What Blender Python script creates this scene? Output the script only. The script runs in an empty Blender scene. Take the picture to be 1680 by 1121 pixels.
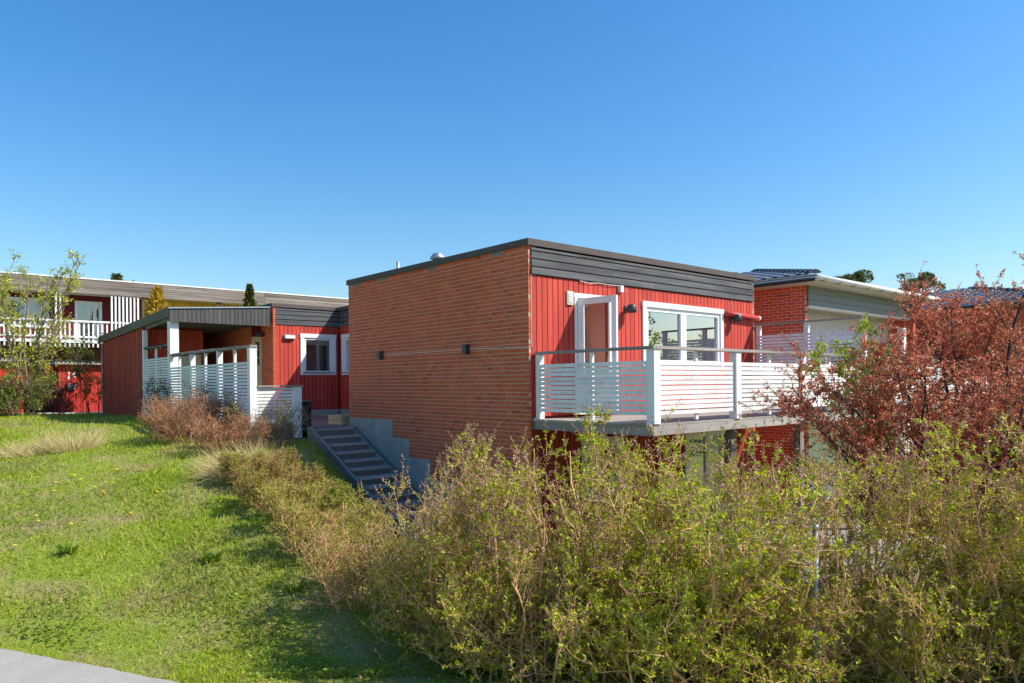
import bpy, math, random
import numpy as np
from mathutils import Matrix, Vector

random.seed(7)
rng = np.random.default_rng(11)
S = bpy.context.scene
COL = S.collection

# ------------------------------------------------------------------ camera, sky, sun, exposure
H = 2.6                                   # eye height above the path
F, ROLL = 1186.0, 0.00834
TH = 0.8576
VA = np.array([-math.cos(TH), math.sin(TH)])      # direction p: back along the brick wall
VB = np.array([math.sin(TH), math.cos(TH)])       # direction q: along the red facade
C0 = np.array([0.2868, 12.0])                     # near corner of the brick box
PHI = math.atan2(VB[1], VB[0])

cd = bpy.data.cameras.new('camera'); cam = bpy.data.objects.new('camera', cd); COL.objects.link(cam)
cd.sensor_width = 36.0; cd.lens = F / 1680 * 36.0; cd.shift_y = 68.5 / 1680
cd.clip_start = 0.05; cd.clip_end = 6000
c, s = math.cos(ROLL), math.sin(ROLL)
cam.matrix_world = Matrix(((c, s, 0, 0), (0, 0, -1, 0), (-s, c, 0, H), (0, 0, 0, 1)))
S.camera = cam

sn, sb, sz = 1.0, 0.93, 1.365
hor = -VA * sn + VB * sb
SUN = Vector((hor[0], hor[1], sz)).normalized()
EL = math.asin(SUN.z); ROT = math.atan2(SUN.x, SUN.y)

W = bpy.data.worlds.new('World'); S.world = W; W.use_nodes = True
nt = W.node_tree; nt.nodes.clear()
sky = nt.nodes.new('ShaderNodeTexSky'); sky.sky_type = 'NISHITA'; sky.sun_disc = False
sky.sun_elevation = EL; sky.sun_rotation = ROT
sky.altitude = 0; sky.air_density = 1.3; sky.dust_density = 0.9; sky.ozone_density = 5.6
hs = nt.nodes.new('ShaderNodeHueSaturation'); hs.inputs['Saturation'].default_value = 1.29
bg = nt.nodes.new('ShaderNodeBackground'); bg.inputs['Strength'].default_value = 0.122
wo = nt.nodes.new('ShaderNodeOutputWorld')
nt.links.new(sky.outputs[0], hs.inputs['Color']); nt.links.new(hs.outputs[0], bg.inputs[0]); nt.links.new(bg.outputs[0], wo.inputs[0])

sd = bpy.data.lights.new('sun', 'SUN'); sd.energy = 4.5; sd.angle = math.radians(0.5); sd.color = (1.0, 0.94, 0.83)
so = bpy.data.objects.new('sun', sd); COL.objects.link(so)
so.rotation_euler = (-SUN).to_track_quat('-Z', 'Y').to_euler(); so.location = (20, -5, 30)

S.view_settings.view_transform = 'Standard'; S.view_settings.look = 'None'
S.view_settings.exposure = 0.6; S.view_settings.gamma = 1.0; S.view_settings.use_curve_mapping = False

# ------------------------------------------------------------------ materials
def srgb(r, g, b):
    f = lambda v: (v / 255 / 12.92) if v / 255 <= 0.04045 else ((v / 255 + 0.055) / 1.055) ** 2.4
    return (f(r), f(g), f(b))

def M(name, c1, c2, scale=6.0, stretch=(1, 1, 1), rough=0.75, rand=0.15, bump=0.0, spec=0.3, metal=0.0, detail=5.0, lo=0.3, hi=0.7, c3=None, stain=0.0):
    m = bpy.data.materials.new(name); m.use_nodes = True
    t = m.node_tree; n = t.nodes; L = t.links
    bs = n['Principled BSDF']
    tc = n.new('ShaderNodeTexCoord'); oi = n.new('ShaderNodeObjectInfo'); ge = n.new('ShaderNodeNewGeometry')
    mp = n.new('ShaderNodeMapping'); mp.inputs['Scale'].default_value = stretch
    L.new(tc.outputs['Object'], mp.inputs['Vector'])
    ad = n.new('ShaderNodeMath'); ad.operation = 'ADD'; L.new(oi.outputs['Random'], ad.inputs[0]); L.new(ge.outputs['Random Per Island'], ad.inputs[1])
    fr = n.new('ShaderNodeMath'); fr.operation = 'FRACT'; L.new(ad.outputs[0], fr.inputs[0])
    mu = n.new('ShaderNodeMath'); mu.operation = 'MULTIPLY'; mu.inputs[1].default_value = 37.0; L.new(fr.outputs[0], mu.inputs[0])
    cb = n.new('ShaderNodeCombineXYZ'); L.new(mu.outputs[0], cb.inputs[0]); L.new(mu.outputs[0], cb.inputs[1]); L.new(mu.outputs[0], cb.inputs[2])
    L.new(cb.outputs[0], mp.inputs['Location'])
    nz = n.new('ShaderNodeTexNoise'); nz.inputs['Scale'].default_value = scale; nz.inputs['Detail'].default_value = detail; nz.inputs['Roughness'].default_value = 0.65
    L.new(mp.outputs[0], nz.inputs['Vector'])
    rp = n.new('ShaderNodeValToRGB'); rp.color_ramp.elements[0].position = lo; rp.color_ramp.elements[1].position = hi
    rp.color_ramp.elements[0].color = (*c1, 1); rp.color_ramp.elements[1].color = (*c2, 1)
    L.new(nz.outputs['Fac'], rp.inputs[0])
    col = rp.outputs[0]
    if c3 is not None:      # some pieces are of another colour
        st = n.new('ShaderNodeMapRange'); st.inputs['From Min'].default_value = 0.80; st.inputs['From Max'].default_value = 1.0
        L.new(fr.outputs[0], st.inputs['Value'])
        mx = n.new('ShaderNodeMixRGB'); mx.inputs[2].default_value = (*c3, 1); L.new(st.outputs[0], mx.inputs[0]); L.new(col, mx.inputs[1]); col = mx.outputs[0]
    mr = n.new('ShaderNodeMapRange'); mr.inputs['To Min'].default_value = 1 - rand; mr.inputs['To Max'].default_value = 1 + rand
    m2 = n.new('ShaderNodeMath'); m2.operation = 'MULTIPLY'; m2.inputs[1].default_value = 7.13; L.new(fr.outputs[0], m2.inputs[0])
    f2 = n.new('ShaderNodeMath'); f2.operation = 'FRACT'; L.new(m2.outputs[0], f2.inputs[0]); L.new(f2.outputs[0], mr.inputs['Value'])
    vm = n.new('ShaderNodeVectorMath'); vm.operation = 'SCALE'; L.new(col, vm.inputs[0]); L.new(mr.outputs[0], vm.inputs['Scale'])
    res = vm.outputs[0]
    if stain:       # weathering that runs over many pieces: streaks and faded patches
        ms = n.new('ShaderNodeMapping'); ms.inputs['Scale'].default_value = (1.6, 1.6, .45); L.new(ge.outputs['Position'], ms.inputs['Vector'])
        ns = n.new('ShaderNodeTexNoise'); ns.inputs['Scale'].default_value = 1.1; ns.inputs['Detail'].default_value = 7; ns.inputs['Roughness'].default_value = .68; L.new(ms.outputs[0], ns.inputs['Vector'])
        rs = n.new('ShaderNodeMapRange'); rs.inputs['From Min'].default_value = .32; rs.inputs['From Max'].default_value = .68; rs.inputs['To Min'].default_value = 1 - stain; rs.inputs['To Max'].default_value = 1 + stain * .7; L.new(ns.outputs['Fac'], rs.inputs['Value'])
        v2 = n.new('ShaderNodeVectorMath'); v2.operation = 'SCALE'; L.new(res, v2.inputs[0]); L.new(rs.outputs[0], v2.inputs['Scale']); res = v2.outputs[0]
    L.new(res, bs.inputs['Base Color'])
    bs.inputs['Roughness'].default_value = rough; bs.inputs['Specular IOR Level'].default_value = spec; bs.inputs['Metallic'].default_value = metal
    if bump:
        bp = n.new('ShaderNodeBump'); bp.inputs['Strength'].default_value = bump; bp.inputs['Distance'].default_value = 0.004
        L.new(nz.outputs['Fac'], bp.inputs['Height']); L.new(bp.outputs[0], bs.inputs['Normal'])
    return m

def leafmat(name, cols, trans=0.4, rough=0.5, spec=0.35):
    m = bpy.data.materials.new(name); m.use_nodes = True
    t = m.node_tree; n = t.nodes; L = t.links
    bs = n['Principled BSDF']; out = n['Material Output']
    ge = n.new('ShaderNodeNewGeometry'); rp = n.new('ShaderNodeValToRGB')
    el = rp.color_ramp.elements
    while len(el) < len(cols): el.new(0.5)
    for i, cc in enumerate(cols):
        el[i].position = i / max(1, len(cols) - 1); el[i].color = (*cc, 1)
    L.new(ge.outputs['Random Per Island'], rp.inputs[0])
    L.new(rp.outputs[0], bs.inputs['Base Color']); bs.inputs['Roughness'].default_value = rough; bs.inputs['Specular IOR Level'].default_value = spec
    tr = n.new('ShaderNodeBsdfTranslucent'); L.new(rp.outputs[0], tr.inputs[0])
    mx = n.new('ShaderNodeMixShader'); mx.inputs[0].default_value = trans
    L.new(bs.outputs[0], mx.inputs[1]); L.new(tr.outputs[0], mx.inputs[2]); L.new(mx.outputs[0], out.inputs[0])
    return m

def glassmat(name, gain=2.4, tint=(1, 1, 1)):
    m = bpy.data.materials.new(name); m.use_nodes = True
    t = m.node_tree; n = t.nodes; L = t.links; n.remove(n['Principled BSDF']); out = n['Material Output']
    tr = n.new('ShaderNodeBsdfTransparent'); tr.inputs[0].default_value = (*tint, 1)
    gl = n.new('ShaderNodeBsdfGlossy'); gl.inputs['Roughness'].default_value = 0.0; gl.inputs['Color'].default_value = (.95, .97, 1, 1)
    fr = n.new('ShaderNodeFresnel'); fr.inputs[0].default_value = 1.5
    mu = n.new('ShaderNodeMath'); mu.operation = 'MULTIPLY'; mu.use_clamp = True; mu.inputs[1].default_value = gain; L.new(fr.outputs[0], mu.inputs[0])
    mx = n.new('ShaderNodeMixShader'); L.new(mu.outputs[0], mx.inputs[0]); L.new(tr.outputs[0], mx.inputs[1]); L.new(gl.outputs[0], mx.inputs[2]); L.new(mx.outputs[0], out.inputs[0])
    return m

MT = {}
MT['brick'] = M('brick_red', (.56, .112, .046), (.64, .138, .058), 9, rough=.9, rand=.11, bump=.5, c3=(.46, .098, .048), stain=.08)
MT['brick2'] = M('brick_deep_red', (.48, .072, .034), (.56, .092, .045), 9, rough=.9, rand=.16, bump=.5, c3=(.32, .07, .05))
MT['mortar'] = M('mortar', (.52, .34, .25), (.62, .42, .32), 14, rough=.95, rand=0, bump=.6)
MT['red'] = M('red_paint', (.44, .044, .029), (.60, .078, .052), 5, (1, 1, .08), rough=.7, rand=.12, bump=.25, stain=.16)
MT['redold'] = M('old_red_paint', (.38, .055, .03), (.52, .09, .055), 6, (1, 1, .15), rough=.8, rand=.2, bump=.3)
MT['redlow'] = M('lower_board_red', (.26, .028, .014), (.34, .04, .022), 5, (1, 1, .12), rough=.8, rand=.12, bump=.2)  # darker red than the facade, for the lower storey boards
MT['redrow'] = M('red_stain', (.42, .028, .018), (.52, .042, .026), 5, (1, 1, .12), rough=.75, rand=.12, bump=.2)
MT['darkred'] = M('dark_red_panel', (.12, .012, .014), (.16, .018, .018), 4, rough=.75, rand=.08)
MT['char'] = M('charcoal_wood', (.048, .050, .055), (.15, .151, .155), 6, (.08, 1, 1), rough=.8, rand=.16, bump=.5)
MT['charv'] = M('charcoal_wood_upright', (.058, .056, .058), (.11, .106, .106), 5, (1, 1, .12), rough=.8, rand=.14, bump=.4)
MT['cap'] = M('roof_edge_metal', (.095, .078, .072), (.125, .104, .096), 3, rough=.8, rand=0, spec=.15)
MT['felt'] = M('roofing_felt', (.05, .05, .055), (.09, .09, .095), 10, rough=.95, rand=.1)
MT['white'] = M('white_paint', (.74, .74, .73), (.83, .83, .82), 6, (1, 1, .3), rough=.5, rand=.04, bump=.08)
MT['whitew'] = M('worn_white_paint', (.50, .495, .47), (.80, .80, .78), 7, (.3, 1, 1), rough=.6, rand=.09, bump=.25, lo=.22, hi=.48, stain=.10)
MT['cream'] = M('cream_paint', (.56, .50, .38), (.66, .60, .48), 5, rough=.55, rand=.03)
MT['grey'] = M('weathered_wood', (.20, .175, .15), (.40, .365, .33), 6, (.1, 1, 1), rough=.9, rand=.16, bump=.6)
MT['greyp'] = M('weathered_wood_crosswise', (.20, .175, .15), (.40, .365, .33), 6, (1, .1, 1), rough=.9, rand=.16, bump=.6)
MT['greyz'] = M('weathered_post', (.14, .12, .10), (.26, .235, .21), 6, (1, 1, .1), rough=.9, rand=.12, bump=.6)
MT['olive'] = M('stained_bargeboard', (.12, .105, .075), (.19, .165, .125), 6, (1, .1, 1), rough=.85, rand=.12, bump=.4)
MT['riser'] = M('dark_riser_boards', (.13, .11, .095), (.21, .18, .16), 6, (.1, 1, 1), rough=.95, rand=.15, bump=.4)
MT['stair'] = M('grey_stair_boards', (.27, .24, .21), (.46, .41, .365), 6, (.1, 1, 1), rough=.9, rand=.15, bump=.6)
MT['stairs2'] = M('grey_stringer', (.22, .20, .18), (.34, .315, .29), 6, (1, .1, 1), rough=.9, rand=.1, bump=.5)
MT['deckred'] = M('brown_terrace_boards', (.20, .11, .085), (.33, .20, .16), 6, (1, .1, 1), rough=.8, rand=.16, bump=.4)
MT['newwood'] = M('new_pine', (.52, .36, .18), (.64, .48, .28), 6, (.12, 1, 1), rough=.75, rand=.1, bump=.3)
MT['plinth'] = M('grey_render', (.32, .30, .275), (.42, .40, .37), 5, rough=.95, rand=0, bump=.8, detail=8, stain=.2)
MT['black'] = M('black_plastic', (.012, .012, .014), (.02, .02, .022), 8, rough=.5, rand=.1)
MT['lamp'] = M('dark_lamp_metal', (.035, .036, .042), (.05, .05, .056), 4, rough=.45, rand=0, spec=.5)
MT['steel'] = M('galvanised_steel', (.42, .44, .46), (.58, .60, .62), 12, rough=.38, rand=.05, metal=.85)
MT['steeld'] = M('dull_galvanised_steel', (.20, .21, .22), (.34, .355, .37), 14, rough=.6, rand=.05, metal=.4)
MT['tile'] = M('dark_glazed_tile', (.075, .082, .10), (.11, .12, .14), 6, rough=.26, rand=.25, spec=.8)
MT['greyboard'] = M('grey_green_boards', (.22, .23, .235), (.28, .29, .295), 5, (.1, 1, 1), rough=.8, rand=.06, bump=.2)
MT['palepink'] = M('off_white_boards', (.66, .60, .59), (.74, .68, .66), 5, (1, 1, .15), rough=.7, rand=.04, bump=.15)
MT['roww'] = M('greyed_brown_boards', (.13, .10, .085), (.34, .29, .26), 5, (.07, 1, 1), rough=.9, rand=.2, bump=.5)
MT['yellow'] = M('yellow_ochre_boards', (.62, .38, .05), (.70, .45, .07), 5, (1, 1, .15), rough=.75, rand=.08)
MT['brownpost'] = M('brown_posts', (.10, .05, .028), (.16, .08, .045), 5, (1, 1, .15), rough=.8, rand=.1)
MT['soffit'] = M('pale_soffit', (.50, .46, .40), (.60, .56, .50), 5, rough=.8, rand=.03)
MT['room'] = M('interior_plaster', (.22, .19, .16), (.26, .23, .19), 3, rough=.9, rand=0)
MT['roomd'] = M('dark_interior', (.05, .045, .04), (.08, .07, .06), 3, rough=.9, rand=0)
MT['salmon'] = M('salmon_wall', (.72, .50, .40), (.76, .54, .44), 3, rough=.9, rand=0)
MT['curtain'] = M('pale_curtain', (.42, .38, .31), (.52, .48, .40), 18, (1, 1, .1), rough=.9, rand=.1)
MT['awning'] = M('red_awning_metal', (.48, .05, .045), (.52, .06, .05), 3, rough=.45, rand=0)
MT['glass'] = glassmat('window_glass', 7.0)
MT['glassdoor'] = glassmat('door_glass', 1.3)
MT['glassd'] = glassmat('far_window_glass', 3.0)
MT['sill'] = M('dark_sill', (.06, .06, .065), (.09, .09, .095), 4, rough=.5, rand=0)
MT['asphalt'] = M('pale_asphalt', (.30, .285, .265), (.45, .43, .40), 55, rough=.95, rand=0, bump=.8, detail=9)
MT['twig'] = M('tan_twigs', (.50, .275, .12), (.78, .48, .25), 9, rough=.85, rand=.35)
MT['twigd'] = M('dark_twigs', (.055, .035, .028), (.13, .085, .065), 9, rough=.85, rand=.3)
MT['twigg'] = M('grey_brown_twigs', (.16, .115, .075), (.30, .225, .155), 9, rough=.85, rand=.3)
MT['spirea'] = M('dry_reddish_twigs', (.32, .145, .07), (.50, .265, .14), 9, rough=.85, rand=.35)
MT['cord'] = M('dark_cord', (.03, .03, .03), (.05, .05, .045), 5, rough=.6, rand=0)
MT['flowerw'] = leafmat('white_petals', [(.8, .8, .78), (.85, .85, .82)], .3)
MT['flowerr'] = leafmat('red_petals', [(.5, .06, .07), (.6, .1, .1)], .3)
G = lambda *a: [tuple(x) for x in a]
MT['lilac'] = leafmat('lilac_leaves', G((.17, .27, .006), (.31, .41, .008), (.48, .53, .012), (.66, .66, .03)), .45, .42, .45)
MT['lilacdry'] = leafmat('lilac_dry_leaves', G((.50, .27, .12), (.66, .40, .19), (.60, .48, .14), (.46, .25, .14)), .35)
MT['buds'] = leafmat('lilac_buds', G((.34, .17, .12), (.48, .27, .18), (.58, .38, .25)), .25)
MT['redleaf'] = leafmat('red_brown_leaves', G((.38, .085, .055), (.62, .155, .09), (.74, .20, .12), (.52, .19, .09), (.78, .33, .18), (.66, .16, .10), (.42, .36, .07)), .38, .4, .5)
MT['greenleaf'] = leafmat('fresh_green_leaves', G((.10, .20, .015), (.20, .30, .02), (.32, .40, .03)), .45)
MT['yellowleaf'] = leafmat('yellow_green_leaves', G((.24, .33, .02), (.38, .46, .025), (.52, .56, .04)), .45)
MT['rowan'] = leafmat('rowan_leaves', G((.36, .44, .03), (.54, .58, .05), (.70, .72, .10)), .4)
MT['spleaf'] = leafmat('spirea_leaves', G((.16, .21, .03), (.27, .28, .05), (.36, .25, .08), (.24, .31, .04)), .4)
MT['spgreen'] = leafmat('spirea_green_leaves', G((.16, .26, .015), (.32, .38, .03), (.46, .46, .05), (.30, .40, .02)), .45)
MT['spdry'] = leafmat('spirea_dry_heads', G((.36, .17, .085), (.48, .25, .13), (.58, .34, .20)), .3, .8, .2)
MT['barb'] = leafmat('barberry_leaves', G((.12, .045, .035), (.22, .08, .055), (.32, .13, .08)), .3)
MT['darkgreen'] = leafmat('dark_green_leaves', G((.022, .055, .010), (.05, .10, .016), (.09, .14, .025)), .3)
MT['pine'] = leafmat('pine_needles', G((.06, .10, .03), (.12, .15, .05), (.20, .20, .07)), .2)
MT['thuja'] = leafmat('thuja_scales', G((.045, .065, .010), (.10, .12, .014), (.16, .17, .02)), .25)
MT['gold'] = leafmat('golden_conifer', G((.42, .25, .02), (.60, .40, .04), (.70, .50, .08)), .35)
MT['strawg'] = leafmat('straw', G((.52, .40, .19), (.70, .56, .30), (.50, .46, .15)), .3, .8, .2)
MT['dandel'] = leafmat('dandelion_yellow', G((.75, .52, .01), (.82, .60, .015)), .2)

def grassmat():
    m = bpy.data.materials.new('lawn_grass'); m.use_nodes = True
    t = m.node_tree; n = t.nodes; L = t.links; bs = n['Principled BSDF']; out = n['Material Output']
    ge = n.new('ShaderNodeNewGeometry'); tc = n.new('ShaderNodeTexCoord')
    nz = n.new('ShaderNodeTexNoise'); nz.inputs['Scale'].default_value = 0.8; nz.inputs['Detail'].default_value = 6; nz.inputs['Roughness'].default_value = .7
    L.new(tc.outputs['Object'], nz.inputs['Vector'])
    r1 = n.new('ShaderNodeValToRGB'); e = r1.color_ramp.elements
    e[0].position = 0; e[0].color = (.18, .28, .010, 1); e[1].position = 1; e[1].color = (.56, .50, .12, 1)
    x = e.new(.35); x.color = (.30, .40, .014, 1); x = e.new(.75); x.color = (.44, .49, .03, 1)
    L.new(ge.outputs['Random Per Island'], r1.inputs[0])
    r2 = n.new('ShaderNodeValToRGB'); e = r2.color_ramp.elements
    e[0].position = .46; e[0].color = (0, 0, 0, 1); e[1].position = .66; e[1].color = (1, 1, 1, 1)
    L.new(nz.outputs['Fac'], r2.inputs[0])
    mx = n.new('ShaderNodeMixRGB'); mx.inputs[2].default_value = (.36, .29, .13, 1)
    sc = n.new('ShaderNodeMath'); sc.operation = 'MULTIPLY'; sc.inputs[1].default_value = .75; L.new(r2.outputs[0], sc.inputs[0])
    L.new(sc.outputs[0], mx.inputs[0]); L.new(r1.outputs[0], mx.inputs[1]); L.new(mx.outputs[0], bs.inputs['Base Color'])
    bs.inputs['Roughness'].default_value = .55; bs.inputs['Specular IOR Level'].default_value = .25
    tr = n.new('ShaderNodeBsdfTranslucent'); L.new(mx.outputs[0], tr.inputs[0])
    ms = n.new('ShaderNodeMixShader'); ms.inputs[0].default_value = .35
    L.new(bs.outputs[0], ms.inputs[1]); L.new(tr.outputs[0], ms.inputs[2]); L.new(ms.outputs[0], out.inputs[0])
    return m
MT['grass'] = grassmat()

def groundmat():
    m = bpy.data.materials.new('turf_soil'); m.use_nodes = True
    t = m.node_tree; n = t.nodes; L = t.links; bs = n['Principled BSDF']
    tc = n.new('ShaderNodeTexCoord')
    a = n.new('ShaderNodeTexNoise'); a.inputs['Scale'].default_value = .8; a.inputs['Detail'].default_value = 6; a.inputs['Roughness'].default_value = .7
    b = n.new('ShaderNodeTexNoise'); b.inputs['Scale'].default_value = 22; b.inputs['Detail'].default_value = 6; b.inputs['Roughness'].default_value = .75
    L.new(tc.outputs['Object'], a.inputs['Vector']); L.new(tc.outputs['Object'], b.inputs['Vector'])
    r1 = n.new('ShaderNodeValToRGB'); e = r1.color_ramp.elements
    e[0].position = .3; e[0].color = (.12, .19, .018, 1); e[1].position = .7; e[1].color = (.26, .29, .05, 1)
    L.new(b.outputs['Fac'], r1.inputs[0])
    r2 = n.new('ShaderNodeValToRGB'); e = r2.color_ramp.elements
    e[0].position = .48; e[0].color = (0, 0, 0, 1); e[1].position = .7; e[1].color = (1, 1, 1, 1)
    L.new(a.outputs['Fac'], r2.inputs[0])
    mx = n.new('ShaderNodeMixRGB'); mx.inputs[2].default_value = (.36, .26, .15, 1)
    L.new(r2.outputs[0], mx.inputs[0]); L.new(r1.outputs[0], mx.inputs[1]); L.new(mx.outputs[0], bs.inputs['Base Color'])
    bs.inputs['Roughness'].default_value = .95; bs.inputs['Specular IOR Level'].default_value = .1
    bp = n.new('ShaderNodeBump'); bp.inputs['Strength'].default_value = .8; bp.inputs['Distance'].default_value = .02
    L.new(b.outputs['Fac'], bp.inputs['Height']); L.new(bp.outputs[0], bs.inputs['Normal'])
    return m
MT['ground'] = groundmat()

# ------------------------------------------------------------------ mesh helpers
ORG = {}      # thing name -> origin in its own frame

class MB:
    def __init__(self, T=None):
        self.v = []; self.f = []; self.T = T
    def box(self, x0, x1, y0, y1, z0, z1):
        if self.T:
            a = self.T(x0, y0, z0); b = self.T(x1, y1, z1)
            x0, y0, z0 = (min(i, j) for i, j in zip(a, b)); x1, y1, z1 = (max(i, j) for i, j in zip(a, b))
        i = len(self.v)
        self.v += [(x0, y0, z0), (x1, y0, z0), (x1, y1, z0), (x0, y1, z0), (x0, y0, z1), (x1, y0, z1), (x1, y1, z1), (x0, y1, z1)]
        self.f += [(i, i+3, i+2, i+1), (i+4, i+5, i+6, i+7), (i, i+1, i+5, i+4), (i+1, i+2, i+6, i+5), (i+2, i+3, i+7, i+6), (i+3, i, i+4, i+7)]
        return self
    def bar(self, a, b, w, h, up=(0, 0, 1)):
        a, b, up = Vector(a), Vector(b), Vector(up)
        d = (b - a).normalized(); sx = d.cross(up).normalized() * w / 2; uy = sx.cross(d).normalized() * h / 2
        i = len(self.v)
        for P in (a, b):
            self.v += [tuple(P - sx - uy), tuple(P + sx - uy), tuple(P + sx + uy), tuple(P - sx + uy)]
        self.f += [(i, i+1, i+2, i+3), (i+7, i+6, i+5, i+4), (i, i+4, i+5, i+1), (i+1, i+5, i+6, i+2), (i+2, i+6, i+7, i+3), (i+3, i+7, i+4, i)]
        return self
    def tube(self, pts, r, n=6, caps=True):
        pts = [Vector(p) for p in pts]; rs = r if isinstance(r, (list, tuple)) else [r] * len(pts)
        i0 = len(self.v)
        for k, P in enumerate(pts):
            d = (pts[min(k+1, len(pts)-1)] - pts[max(k-1, 0)]).normalized()
            u = d.cross(Vector((0, 0, 1))) if abs(d.z) < .95 else d.cross(Vector((1, 0, 0)))
            u.normalize(); w = d.cross(u)
            for j in range(n):
                an = 2 * math.pi * j / n
                self.v.append(tuple(P + (u * math.cos(an) + w * math.sin(an)) * rs[k]))
        for k in range(len(pts) - 1):
            for j in range(n):
                a = i0 + k * n + j; b = i0 + k * n + (j + 1) % n
                self.f.append((a, a + n, b + n, b))
        if caps:
            self.f.append(tuple(i0 + j for j in range(n))); e = i0 + (len(pts) - 1) * n
            self.f.append(tuple(e + j for j in reversed(range(n))))
        return self
    def lathe(self, prof, cx, cy, n=16):
        return self.tube([(cx, cy, z + 1e-6 * k) for k, (r, z) in enumerate(prof)], [r for r, z in prof], n)
    def poly(self, pts, off):
        """closed polygon pts extruded by vector off"""
        i = len(self.v); n = len(pts); off = Vector(off)
        self.v += [tuple(p) for p in pts] + [tuple(Vector(p) + off) for p in pts]
        self.f.append(tuple(range(i, i + n))); self.f.append(tuple(reversed(range(i + n, i + 2 * n))))
        for k in range(n):
            a, b = i + k, i + (k + 1) % n
            self.f.append((a, a + n, b + n, b))
        return self
    def mesh(self, name, mat, org=(0, 0, 0), smooth=False, fix=False):
        me = bpy.data.meshes.new(name)
        v = np.array(self.v, dtype=float) - np.array(org)
        me.from_pydata(v.tolist(), [], self.f); me.materials.append(mat)
        if fix:
            import bmesh
            bm = bmesh.new(); bm.from_mesh(me); bmesh.ops.recalc_face_normals(bm, faces=bm.faces); bm.to_mesh(me); bm.free()
        if smooth: me.polygons.foreach_set('use_smooth', [True] * len(me.polygons))
        me.update(); return me

def tag(o, label=None, cat=None, group=None, kind=None):
    if label: o['label'] = label
    if cat: o['category'] = cat
    if group: o['group'] = group
    if kind: o['kind'] = kind
    return o

def w2(q, p): return C0 + VA * p + VB * q
def hw(q, p, z):
    v = w2(q, p); return (float(v[0]), float(v[1]), z + H)

def thing(name, label, cat, q, p, z, group=None):
    """Empty at the thing's base, in the frame of the house (x = q, y = p)"""
    o = bpy.data.objects.new(name, None); COL.objects.link(o); o.empty_display_size = .2
    o.location = hw(q, p, z); o.rotation_euler = (0, 0, PHI); ORG[o.name] = (q, p, z)
    return tag(o, label, cat, group)

def part(name, mb, mat, parent, smooth=False, kind=None, label=None, fix=False):
    org = ORG[parent.name]
    o = bpy.data.objects.new(name, mb.mesh(name, mat, org, smooth, fix)); COL.objects.link(o); o.parent = parent
    ORG[o.name] = org
    if kind: o['kind'] = kind
    if label: o['label'] = label
    return o

def solo(name, mb, mat, label, cat, q, p, z, group=None, smooth=False, kind=None, fix=False):
    o = bpy.data.objects.new(name, mb.mesh(name, mat, (q, p, z), smooth, fix)); COL.objects.link(o)
    o.location = hw(q, p, z); o.rotation_euler = (0, 0, PHI); ORG[o.name] = (q, p, z)
    return tag(o, label, cat, group, kind)

def inst(name, me, parent, loc, rz=0, scale=None):
    """a piece that shares its mesh; loc in the house frame"""
    o = bpy.data.objects.new(name, me); COL.objects.link(o); o.parent = parent
    org = ORG[parent.name]; o.location = (loc[0] - org[0], loc[1] - org[1], loc[2] - org[2])
    if rz: o.rotation_euler = (0, 0, rz)
    if scale: o.scale = scale
    return o

def holes(u0, u1, z0, z1, ops):
    """rectangles that cover (u0..u1, z0..z1) without the openings ops"""
    us = sorted({u0, u1, *[min(max(o[0], u0), u1) for o in ops], *[min(max(o[1], u0), u1) for o in ops]})
    out = []
    for a, b in zip(us, us[1:]):
        if b - a < 1e-4: continue
        m = (a + b) / 2; cur = z0
        for o in sorted([o for o in ops if o[0] < m < o[1]], key=lambda o: o[2]):
            if o[2] > cur: out.append((a, b, cur, min(o[2], z1)))
            cur = max(cur, o[3])
        if cur < z1: out.append((a, b, cur, z1))
    return out

def front(P):   # facade-type planes: u = q, d = outwards (towards -p)
    return lambda u, d, z: (u, P - d, z)
def side(Q):    # planes facing -q: u = p, d = outwards (towards -q)
    return lambda u, d, z: (Q - d, u, z)

def boards(parent, T, u0, u1, z0, z1, ops, pitch, gap, d0, th, mat, name='board', joined=False):
    """upright boards with open joints, cut round the openings"""
    n = max(1, round((u1 - u0) / pitch)); pw = (u1 - u0) / n; J = MB(T)
    for k in range(n):
        a, b = u0 + k * pw, u0 + (k + 1) * pw - gap
        dd = random.uniform(-.0015, .0015)
        for (x, y, lo, hi) in holes(a, b, z0, z1, ops):
            if joined: J.box(x, y, d0, d0 + th + dd, lo, hi)
            else: part(name, MB(T).box(x, y, d0, d0 + th + dd, lo, hi), mat, parent)
    if joined and J.v: return part(name + 's', J, mat, parent, kind='stuff')

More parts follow.
